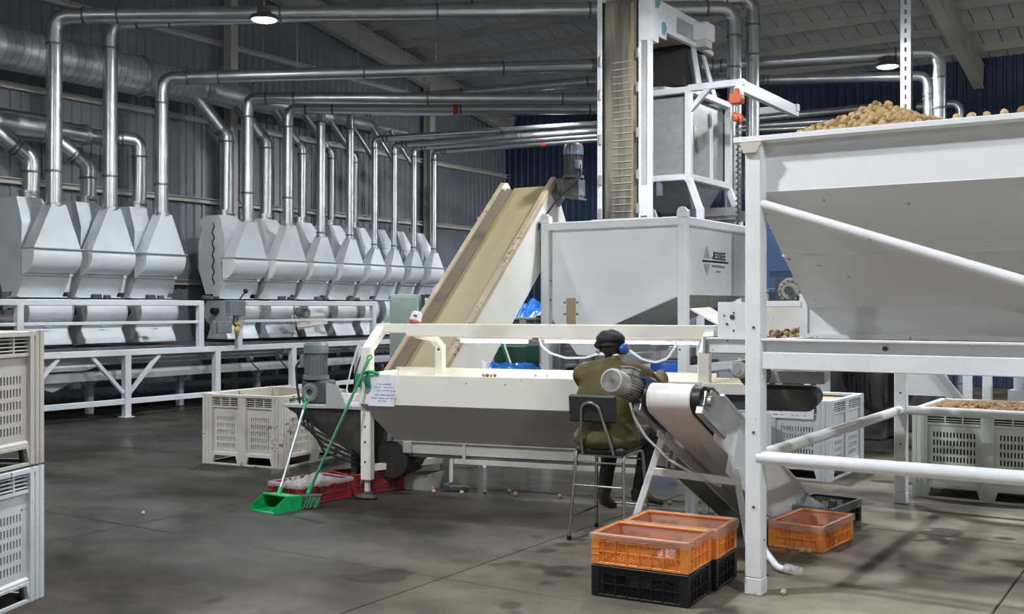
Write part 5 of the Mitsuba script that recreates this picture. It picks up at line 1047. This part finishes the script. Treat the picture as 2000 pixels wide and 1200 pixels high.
def worker():
    t = Thing('person'); P = lambda n, mb, m, **k: t.part(n, mb, m, smooth=True, **k)
    hip = {s: (s * .095, -.03, .735) for s in (-1, 1)}; knee = {-1: (-.14, .40, .735), 1: (.16, .42, .725)}; ank = {-1: (-.115, .17, .29), 1: (.10, .335, .29)}; toe = {-1: (-.12, .27, .235), 1: (.16, .45, .235)}
    sh = {s: (s * .19, .0, 1.235) for s in (-1, 1)}; elb = {-1: (-.25, .25, 1.05), 1: (.27, .30, 1.09)}; wri = {-1: (-.15, .62, 1.165), 1: (.17, .66, 1.175)}; hd = np.array((-.01, .075, 1.405))
    # one continuous body under the clothes
    ch = [((0, -.03, .74), (.15, .11, .09), (0, -.01, .92), (.135, .095, .09)), ((0, -.01, .92), (.13, .095, .09), (0, .01, 1.15), (.155, .10, .10)), ((0, .01, 1.15), (.15, .10, .1), (0, .02, 1.23), (.12, .075, .05)), ((0, .02, 1.22), .058, (0, .05, 1.33), .054),
          (tuple(hd + (0, 0, .01)), (.074, .092, .105), tuple(hd + (0, .025, -.06)), (.058, .062, .055))]
    for s in (-1, 1):
        ch += [(hip[s], .088, knee[s], .058), (knee[s], .056, ank[s], .036), (ank[s], .034, toe[s], .024), (sh[s], .058, elb[s], .042), (elb[s], .042, wri[s], .027)]
        w, f = np.array(wri[s]), unit(np.array((-s * .15, .95, -.25))); side = unit(np.cross(f, (0, 0, 1))); up = np.cross(side, f)
        palm = w + f * .075; ch.append((tuple(w + f * .02), (.030, .030, .017), tuple(palm), (.038, .034, .016)))
        for k in range(4):
            a = palm + side * (-.028 + .0185 * k) + f * .018; ln = (.034, .039, .036, .028)[k]; b_ = a + f * ln - up * .006; c = b_ + unit(f - up * .8) * ln * .75; e = c + unit(f * .6 - up) * ln * .55
            ch += [(tuple(palm + side * (-.02 + .013 * k)), .0105, tuple(a), .0095), (tuple(a), .0095, tuple(b_), .0088), (tuple(b_), .0088, tuple(c), .0082), (tuple(c), .0082, tuple(e), .0072)]
        th = w + f * .035 + side * (-s * .030); t2 = th + unit(f * .6 - side * s * .8) * .036; t3 = t2 + unit(f - side * s * .2 - up * .3) * .030; ch += [(tuple(th), .0125, tuple(t2), .0105), (tuple(t2), .0105, tuple(t3), .0088)]
    ch += [(tuple(hd + (0, .095, -.01)), .012, tuple(hd + (0, .112, -.035)), .014)] + [(tuple(hd + (s * .076, -.005, -.015)), (.010, .016, .024), tuple(hd + (s * .080, -.012, .01)), (.009, .016, .022)) for s in (-1, 1)] + [(tuple(hd + (-.02, .083, -.068)), .009, tuple(hd + (.02, .083, -.068)), .009)]
    P('body', bones(ch, .010, 4), 'mat_skin')
    eyes = MB()
    for s in (-1, 1): eyes.sphere(hd + (s * .032, .078, .01), .012, 2)
    P('eye', eyes, 'mat_maskcloth')
    P('hair', bones([(tuple(hd + (0, -.025, .0)), (.080, .078, .085), tuple(hd + (0, -.03, -.05)), (.066, .058, .045))], .012, 4, .006, 40), 'mat_hair')
    coat = [((0, -.055, .735), (.262, .185, .105), (0, -.05, .86), (.195, .145, .09)), ((0, -.05, .86), (.205, .145, .08), (0, -.035, 1.06), (.250, .155, .10)), ((0, -.035, 1.06), (.250, .155, .1), (0, -.015, 1.215), (.215, .115, .075)), ((0, -.01, 1.2), (.18, .105, .06), (-.005, .02, 1.30), (.078, .078, .03)),
            ((0, .0, .74), (.2, .16, .08), (.06, .2, .76), (.17, .1, .075))]
    for s in (-1, 1): coat += [((0, -.005, 1.262), (.075, .07, .055), (s * .205, -.005, 1.215), (.085, .085, .075)), ((s * .14, -.005, 1.17), .11, (s * .205, .0, 1.20), .092), ((s * .205, .0, 1.20), .092, elb[s], .072), (elb[s], .068, tuple(np.array(elb[s]) + .9 * (np.array(wri[s]) - elb[s])), .046)]
    P('coat', bones(coat, .014, 9, .040, 8, 4), 'mat_olive', label='olive green padded coat')
    tr = []
    for s in (-1, 1): tr += [(hip[s], .10, knee[s], .072), (knee[s], .070, ank[s], .048)]
    P('trousers', bones(tr, .014, 6, .012, 14, 2), 'mat_trousers', label='black trousers')
    for s in (-1, 1):
        a, b_ = np.array(ank[s]), np.array(toe[s]); d = unit(b_ - a); dn = np.array((0, 0, -1.0))
        sk = P('shoe', bones([(tuple(a + d * -.02 + dn * .01), .045, tuple(a + dn * .055 - d * .015), (.042, .045, .035)), (tuple(a + dn * .055 - d * .01), (.042, .045, .033), tuple(b_ + d * .08 + dn * .02), (.044, .048, .028))], .012, 5), 'mat_shoe')
        P('sole', bones([(tuple(a + dn * .082 - d * .02), (.042, .046, .012), tuple(b_ + d * .085 + dn * .042), (.045, .048, .011))], .014, 3), 'mat_sole' if s > 0 else 'mat_shoe', under=sk)
    # beret, slouching to the left
    cap = bones([(tuple(hd + (.008, -.012, .060)), (.092, .104, .062), tuple(hd + (-.035, -.025, .058)), (.085, .095, .055)), (tuple(hd + (-.03, -.02, .075)), (.07, .08, .05), tuple(hd + (-.085, -.035, .018)), (.046, .062, .034)), (tuple(hd + (0, -.012, .035)), (.086, .10, .022), tuple(hd + (0, -.03, .012)), (.082, .088, .02))], .012, 6, .018, 13, 3)
    P('cap', cap, 'mat_cap', label='soft black cap'); 
    for s in (-1, 1):
        c = hd + (s * .098, -.008, -.012); q = axis_frame(c, (s, 0, -.05))
        cup = MB().lathe([(0, -.022), (.034, -.022), (.040, -.012), (.040, .008), (.032, .022), (.015, .027), (0, .028)], 22, q @ np.diag([1.6, 1.12, 1, 1]))
        ek = P('ear_cup', cup, 'mat_blue' if s > 0 else 'mat_maskcloth', label='blue ear defender' if s > 0 else 'pale ear defender'); P('ear_cushion', MB().lathe([(.02, -.034), (.036, -.034), (.040, -.028), (.036, -.022), (.02, -.022)], 22, q @ np.diag([1.6, 1.12, 1, 1])), 'mat_black', under=ek)
    P('headband', MB().tube([hd + (.102 * math.cos(a), -.010, .0 + .128 * math.sin(a)) for a in np.linspace(0, PI, 15)], .008, 8), 'mat_motor_grey')
    P('mask_strap', bones([(tuple(hd + (-.055, -.062, -.055)), (.030, .02, .018), tuple(hd + (.05, -.06, -.058)), (.03, .02, .012))], .01, 4), 'mat_maskcloth')
    P('face_mask', bones([(tuple(hd + (-.03, .082, -.05)), (.034, .028, .035), tuple(hd + (.03, .082, -.05)), (.034, .028, .035))], .012, 4), 'mat_maskcloth')
    t.place('person in an olive coat, black cap and blue ear defenders, seated with back turned', 'person', STL @ Fr(0, 0, -.005))
worker()

# ================================================================== DUSTPAN AND BROOM
o = sv(-1.945, 8.92); DP = Fr(o[0], o[1], 0, deg(math.atan2(.8, .6)) + 32.9)
t = Thing('dustpan'); P = lambda n, mb, m='mat_green', **k: t.part(n, mb, m, **k); w = .29
P('pan_floor', MB().hull([(0, 0, .0), (0, w, .0), (.30, 0, .012), (.30, w, .012), (0, 0, .006), (0, w, .006), (.30, 0, .02), (.30, w, .02)]))
for y in (0, w - .006): P('side_wall', MB().prism([(0, 0), (.30, .0), (.30, .11), (.13, .125), (.0, .05)], .006, frame_axes((0, y + .006, 0), (1, 0, 0), (0, 0, 1), (0, -1, 0))))
P('back_wall', MB().span((.294, 0, .0), (.30, w, .11)))
P('hood', MB().hull([(x, y, z + q) for x, z in ((.13, .125), (.30, .108)) for y in (0, w) for q in (0, .006)]))
P('grip_rib', MB().span((.12, 0, .12), (.15, w, .136), b=.004)); b0 = np.array((.17, .14, .13)); tp = np.linalg.inv(DP) @ np.append(sv(-1.816, 9.6, .866), 1); tp = tp[:3]; ax = unit(tp - b0)
P('socket', MB().cyl(b0 - ax * .02, b0 + ax * .06, .019, 14)); P('handle', MB().tube([b0 + ax * .05, tp - ax * .06], .012, 14), 'mat_galv', label='bare metal handle'); P('grip', MB().cyl(tp - ax * .08, tp - ax * .01, .016, 14).lathe([(.010, -.008), (.026, -.008), (.028, 0), (.026, .008), (.010, .008)], 18, axis_frame(tp + ax * .015, np.cross(ax, (1, 0, 0)))))
t.place('green long-handled dustpan standing open in front of the red crate', 'dustpan', DP)
t = Thing('broom'); P = lambda n, mb, m='mat_green', **k: t.part(n, mb, m, **k); b0 = sv(-1.715, 9.25, .15); tp = sv(-1.268, 9.70, 1.25); ax = unit(tp - b0); hx = unit(np.array([.55, .55, 0]))
B = frame_axes(b0 - ax * .05, hx, np.cross(ax, hx), ax)
P('handle', MB().tube([b0, tp - ax * .07], .0125, 14), 'mat_green_dark'); P('grip', MB().cyl(tp - ax * .11, tp - ax * .02, .016, 14)); P('hanging_eye', MB().tube([tp + .024 * (math.cos(a) * unit(np.cross(ax, (0, 1, 0))) + math.sin(a) * ax) for a in np.linspace(0, 2 * PI, 15)], .007, 8, closed=True)); P('socket', MB().cyl(b0 - ax * .04, b0 + ax * .05, .02, 14))
P('block', MB(B).box((0, 0, -.01), (.26, .055, .035), b=.01), mat('mat_broomblock', (.05, .10, .05), .6)); br = MB()
for i in range(22):
    for j in range(5):
        p0 = np.array((-.12 + i * .0114, -.02 + j * .01, -.02)); q = (B @ np.append(p0, 1))[:3]; e = q - ax * .06 + np.array((rng.uniform(-.01, .01), rng.uniform(-.01, .01), 0)); e = e + (e - q) * max(0, (q[2] - .004) / (q[2] - e[2] + 1e-6) - 1) * .95; br.tube([q, e], .0035, 4)
P('bristles', br, 'mat_green_dark')
t.place('green broom leaning from the dustpan up to the table post', 'broom')

# ================================================================== THINGS FURTHER BACK AND SMALL THINGS
t = Thing('cabinet'); M = Fr(*sv(-1.57, 14.0), YAW); t.part('body', MB().span((0, 0, .1), (.36, .4, 1.86), b=.008), 'mat_cabinet'); t.part('door', MB().span((.02, -.015, .14), (.34, 0, 1.83), b=.005), 'mat_cabinet'); t.part('lock', MB().box((.06, -.02, 1.47), (.03, .02, .03), b=.006), 'mat_black'); t.part('plinth', MB().span((.02, .02, 0), (.34, .38, .1)), 'mat_dark')
t.place('pale green steel switch cabinet behind the inclined conveyor', 'cabinet', M)
t = Thing('panel_rack'); M = Fr(*sv(-1.19, 14.2), YAW)
for x in (0, .62): t.part('upright', MB().span((x, 0, 0), (x + .05, .06, 1.86)), 'mat_dark')
for z in (.5, .95, 1.36, 1.82): t.part('shelf_bar', MB().span((.05, 0, z), (.62, .06, z + .045)), 'mat_dark')
for z in (.55, 1.0, 1.41): t.part('panel', MB().span((.055, .01, z), (.615, .03, z + .36)), 'mat_cream')
t.part('red_knob', MB().cyl((.5, -.02, 1.93), (.5, .03, 1.93), .03, 14), 'mat_redpaint'); t.part('bracket', MB().span((.44, 0, 1.70), (.52, .04, 1.92)), 'mat_white')
t.place('dark rack with cream panels right of the green cabinet', 'rack', M)
t = Thing('warning_beacon'); M = TBL @ Fr(.335, .39, 1.548, 0, -14, 10); t.part('base', MB().lathe([(0, 0), (.052, 0), (.050, .02), (.046, .025)], 20), 'mat_redpaint'); t.part('body', MB().lathe([(.048, .022), (.056, .03), (.050, .10), (.03, .115), (0, .118)], 20), 'mat_cream'); t.part('name_plate', MB().box((.012, -.053, .065), (.03, .006, .016)), 'mat_dark')
t.place('cream and red beacon on the left end of the light rail', 'beacon', M)
bg = harvest_bin(1.2, 1.1, .78, 'mat_bin_grey', 'vents', inner='mat_bin_grey'); M = Fr(-8.55, 12.55, 0)
bg.place('grey harvest bin, lower of the two behind the inclined conveyor', 'bin', M); bg.place('grey harvest bin under a blue plastic bag behind the inclined conveyor', 'bin', Fr(0, 0, .782) @ M)
crumple(.85, .6, .30, 'mat_blue_film', 'bright blue plastic bag on top of the stacked grey bins', Fr(-8.2, 12.56, 1.55), 21, 'blue_bag', 'plastic bag', 30)
solid('cardboard_flap', MB().hull([(-7.75, 12.5, 1.57), (-7.36, 12.5, 1.60), (-7.36, 12.8, 1.66), (-7.75, 12.8, 1.6), (-7.75, 12.5, 1.58), (-7.36, 12.5, 1.64)]), 'mat_cardboard', 'brown cardboard flap beneath the blue plastic bag', 'cardboard')
bx = Thing('steel_bench'); bx.part('top', MB().span((-8.0, 10.95, .90), (-6.75, 11.6, .93)), 'mat_greymetal')
for x in (-7.95, -6.8):
    for y in (11.0, 11.55): bx.part('leg', MB().span((x - .025, y - .025, 0), (x + .025, y + .025, .90)), 'mat_greymetal')
bx.place('low grey steel bench behind the sorting table carrying blue film', 'bench')
crumple(1.1, .42, .11, 'mat_blue_film', 'long strip of crumpled blue plastic film on the grey bench', Fr(-7.9, 11.0, .925), 22, 'blue_film', 'plastic film', 40)
t = Thing('green_trolley'); t.part('box', MB().span((-8.05, 12.0, .84), (-7.55, 12.35, 1.19), b=.01), 'mat_cabinetdark'); t.part('stem', MB().tube([(-7.75, 11.9, .95), (-7.9, 11.9, 1.35)], .012, 8), 'mat_green'); t.part('stem', MB().tube([(-7.70, 11.88, .95), (-7.86, 11.88, 1.35)], .014, 8), 'mat_white'); t.part('bar', MB().tube([(-8.3, 11.95, .95), (-7.95, 11.95, 1.22)], .014, 8), 'mat_black')
for x in (-8.0, -7.6): t.part('leg', MB().span((x - .02, 12.1, 0), (x + .02, 12.14, .86)), 'mat_dark')
mat('mat_cabinetdark', (.015, .06, .04), .5); t.place('dark green box trolley behind the strip of blue film', 'trolley')
for k, x in enumerate((-8.85, -7.75)):
    t = Thing('louvred_cabinet'); t.part('body', MB().span((0, 0, .05), (1.0, .5, 1.12), b=.008), 'mat_bin_grey'); t.part('plinth', MB().span((.03, .03, 0), (.97, .47, .05)), 'mat_dark')
    for j in range(2):
        for i in range(7): t.part('louvre', MB().box((.28 + j * .44, -.008, .62 + i * .055), (.36, .018, .02), Fr(0, 0, 0, 0, 0)), 'mat_dark')
    t.place('grey louvred cabinet low behind the sorting table, %s one' % ('left' if k == 0 else 'right'), 'cabinet', Fr(x + .9, 14.6, 0))
t = Thing('drum'); t.part('body', MB().lathe([(0, 0), (.17, 0), (.185, .03), (.185, .36), (.192, .38), (.185, .40), (.185, .70), (.192, .72), (.185, .74), (.185, 1.02), (.17, 1.06), (.15, 1.06), (.14, 1.03), (0, 1.03)], 28), 'mat_blue'); t.place('blue plastic drum standing under the white hopper bin', 'drum', Fr(-5.38, 11.62, 0))
t = Thing('pipe_rack'); 
for k in range(3): t.part('tube', MB().cyl((k * .12, .02 * k, 0), (k * .12, .02 * k, 1.04 - .04 * k), .03, 12), ('mat_greymetal', 'mat_dark', 'mat_greymetal')[k])
t.part('head', MB().span((-.05, -.05, .96), (.1, .05, 1.12), b=.02), 'mat_dark'); t.part('bar', MB().span((-.03, -.02, .3), (.28, .05, .34)), 'mat_greymetal'); t.place('small stand of grey and dark tubes beside the blue drum', 'tube stand', Fr(-5.2, 12.05, 0))
# behind the receiving hopper
t = Thing('blue_machine'); t.part('body', MB().span((-.28, -.25, 1.90), (.26, .25, 2.75), b=.015), 'mat_blue_machine'); t.part('panel', MB().span((-.2, -.265, 2.1), (.2, -.25, 2.6), b=.005), 'mat_blue_machine'); t.part('flange', MB().span((-.32, -.29, 1.86), (.3, .29, 1.91), b=.005), 'mat_blue_machine')
for k in range(4): t.part('bolt', MB().cyl((-.2 + k * .13, -.30, 1.885), (-.2 + k * .13, -.285, 1.885), .012, 8), 'mat_steel')
for x in (-.25, .23):
    for y in (-.22, .22): t.part('leg', MB().span((x - .03, y - .03, 0), (x + .03, y + .03, 1.87)), 'mat_white')
t.place('dark blue machine on white legs between the hopper bin and the receiving hopper', 'machine', Fr(-4.08, 12.25, 0))
t = Thing('dark_machine'); t.part('body', MB().span((0, 0, .1), (.85, .6, 1.45), b=.02), 'mat_dark'); t.part('base', MB().span((-.05, -.05, 0), (.9, .65, .1)), 'mat_dark'); t.part('junction_box', MB().box((.12, -.04, 1.02), (.2, .08, .16), b=.01), 'mat_motor_grey')
for k in range(5): t.part('hose', MB().tube([(.38 + .07 * k, -.06, 1.3), (.45 + .06 * k, -.12 - .02 * k, .75 - .05 * k), (.8 + .05 * k, -.15, .45 - .03 * k), (1.15, -.1, .55 + .05 * k), (1.3, .1, 1.0)], .028 - .003 * k, 10, fillet=.2), 'mat_rubber')
t.part('side_tank', MB().span((.95, .2, .2), (1.5, .7, 1.3), b=.03), 'mat_dark'); t.place('dark machine with looping black hoses behind the blue-grey bin', 'machine', Fr(-4.2, 13.3, 0))
t = Thing('support_frame')
for k, (u, y) in enumerate(((-3.93, 12.95),)): t.part('post', MB().span((u - .05, y - .05, 0), (u + .05, y + .05, 2.2), b=.005), 'mat_white_clean')
for x in (-2.28, -2.08): t.part('post', MB().span((x - .045, 12.6, 0), (x + .045, 12.68, 2.3), b=.005), 'mat_white_clean')
t.part('beam', MB().span((-4.0, 12.62, 2.2), (-1.5, 12.72, 2.3)), 'mat_white_clean'); t.place('white steel posts of a frame behind the receiving hopper', 'frame')
t = Thing('white_chute'); t.part('sheet', MB().hull([(-2.95, 12.2, 1.25), (-2.55, 12.2, 1.25), (-2.30, 12.2, .75), (-2.95, 12.2, .75), (-2.95, 12.23, 1.25), (-2.55, 12.23, 1.25), (-2.30, 12.23, .75), (-2.95, 12.23, .75)]), 'mat_white_clean'); t.part('rail', MB().bar((-2.72, 12.17, 1.3), (-2.26, 12.17, .72), .05, .07), 'mat_greymetal'); t.part('leg', MB().span((-2.9, 12.2, 0), (-2.84, 12.26, .8)), 'mat_white_clean'); t.part('leg', MB().span((-2.42, 12.2, 0), (-2.36, 12.26, .8)), 'mat_white_clean')
t.place('white sloping chute behind the full walnut bin on the right', 'chute')
t = Thing('water_bottle'); t.part('bottle', MB().lathe([(0, 0), (.08, 0), (.085, .02), (.085, .16), (.05, .2), (0, .2)][::1], 20), mat('mat_cloudy', (.36, .40, .42), .25)); t.part('cap', MB().lathe([(.05, .19), (.10, .20), (.11, .24), (.10, .30), (0, .31)], 20), 'mat_blue'); t.part('stand', MB().span((-.12, -.12, -.83), (.12, .12, 0)), 'mat_greymetal')
t.place('cloudy bottle with bright blue cap behind the full walnut bin', 'bottle', Fr(-1.72, 12.5, .83))
t = Thing('grey_guard'); t.part('body', MB().span((0, 0, .0), (1.2, .5, .98), b=.01), 'mat_greymetal'); t.part('bracket', MB().span((.05, -.03, 1.0), (.2, .05, 1.22), b=.01), 'mat_bin_green'); t.part('rail', MB().span((0, -.02, .86), (1.2, 0, .90)), 'mat_dark'); t.place('grey machine guard at the right edge behind the walnut bin', 'guard', Fr(-1.52, 12.3, 0))
# strut post and pipes over the heap
t = Thing('strut_post'); t.part('post', MB().span((-.07, -.02, 0), (.07, 0, 8.2)).span((-.07, -.02, 0), (-.05, .08, 8.2)).span((.05, -.02, 0), (.07, .08, 8.2)), 'mat_galv'); hl = MB()
for k in range(26): hl.box((.0, -.021, 4.2 + k * .13), (.025, .004, .06))
t.part('slot', hl, 'mat_dark'); t.place('tall galvanised strut post rising behind the walnut heap', 'post', Fr(-3.6, 15.54, 0))
t, go = duct('air_pipe', [sv(7.62, 20.5, 5.46), sv(8.22, 20.0, 5.44), sv(8.22, 20.0, .0)], .07, '', None, elbow=.30); go('small silver pipe bend low behind the hopper rim, right of the walnut heap')
# loose walnuts
for k, (x, y) in enumerate([(-6.0, 7.96), (-6.15, 8.12), (-5.6, 8.2), (-5.42, 8.33), (-5.75, 8.05), (-5.3, 8.25), (-6.9, 7.35), (-3.95, 8.6), (-4.9, 8.35)]): nut(x, y, .018, 'walnut lying on the floor under the sorting table', 'walnuts under the table')
p = sv(-3.02, 8.93); nut(p[0], p[1], .014, 'lone walnut on the open floor at the left of the picture', None, sc=.7)
for k, (r, d) in enumerate([(2.0, 7.53), (2.04, 7.50), (1.93, 7.58)]): p = sv(r, d); nut(p[0], p[1], .02, 'walnut on the floor in front of the orange crate right of the post', 'walnuts by the right orange crate')
p = sv(1.60, 6.43); nut(p[0], p[1], .018, 'walnut on the floor just right of the white post foot', None)
for k in range(4): q = TBL @ np.array([1.17 + k * .035, .015, 1.112, 1]); nut(q[0], q[1], q[2], 'walnut half lying on the rim of the sorting table', 'walnut halves on the table rim', sc=.75)
t = Thing('metal_tray'); TR = TBL @ Fr(-.16, .50, 0, -4); w_ = .34
t.part('base', MB(TR).span((0, 0, 0), (.60, w_, .008)), 'mat_plate'); t.part('wall', MB(TR).prism([(0, 0), (.60, 0), (.60, .15), (0, .09)], .006, frame_axes((0, .006, 0), (1, 0, 0), (0, 0, 1), (0, -1, 0))), 'mat_plate'); t.part('wall', MB(TR).prism([(0, 0), (.60, 0), (.60, .15), (0, .09)], .006, frame_axes((0, w_, 0), (1, 0, 0), (0, 0, 1), (0, -1, 0))), 'mat_plate')
t.part('wall', MB(TR).span((0, 0, 0), (.006, w_, .09)), 'mat_plate'); t.part('wall', MB(TR).span((.594, 0, 0), (.60, w_, .15)), 'mat_plate'); t.place('low open grey metal tray on the floor beneath the sorting table', 'tray')
solid('pipe_end', MB(TBL).box((.72, .52, .03), (.20, .05, .05), b=.01).box((.60, .52, .035), (.05, .07, .07), b=.01), 'mat_dark', 'short dark pipe end lying on the floor under the sorting table', 'pipe end')
solid('floor_rag', bones([((-6.36, 7.38, .02), (.07, .035, .022), (-6.27, 7.42, .018), (.045, .04, .018))], .015, 4, .03, 20), 'mat_dark', 'dark rag on the floor at the foot of the table post', 'rag', smooth=True)
for k in range(8): q = TBL @ np.array([-.10 + rng.random() * .45, .56 + rng.random() * .2, .03, 1]); nut(q[0], q[1], q[2], 'walnut lying in the low metal tray under the table', 'walnuts in the metal tray', low=True)
t = Thing('hose_end'); t.part('hose', MB().tube([sv(1.66, 7.35, .30), sv(1.64, 7.1, .12), sv(1.70, 6.98, .03), sv(1.76, 6.93, .025)], .022, 12, fillet=.1), 'mat_white'); t.part('wrapping', bones([(tuple(sv(1.75, 6.93, .035)), .032, tuple(sv(1.81, 6.88, .03)), .028)], .01, 2, .03, 40), 'mat_film_milky'); t.place('white hose end wrapped in clear plastic by the post foot', 'hose')
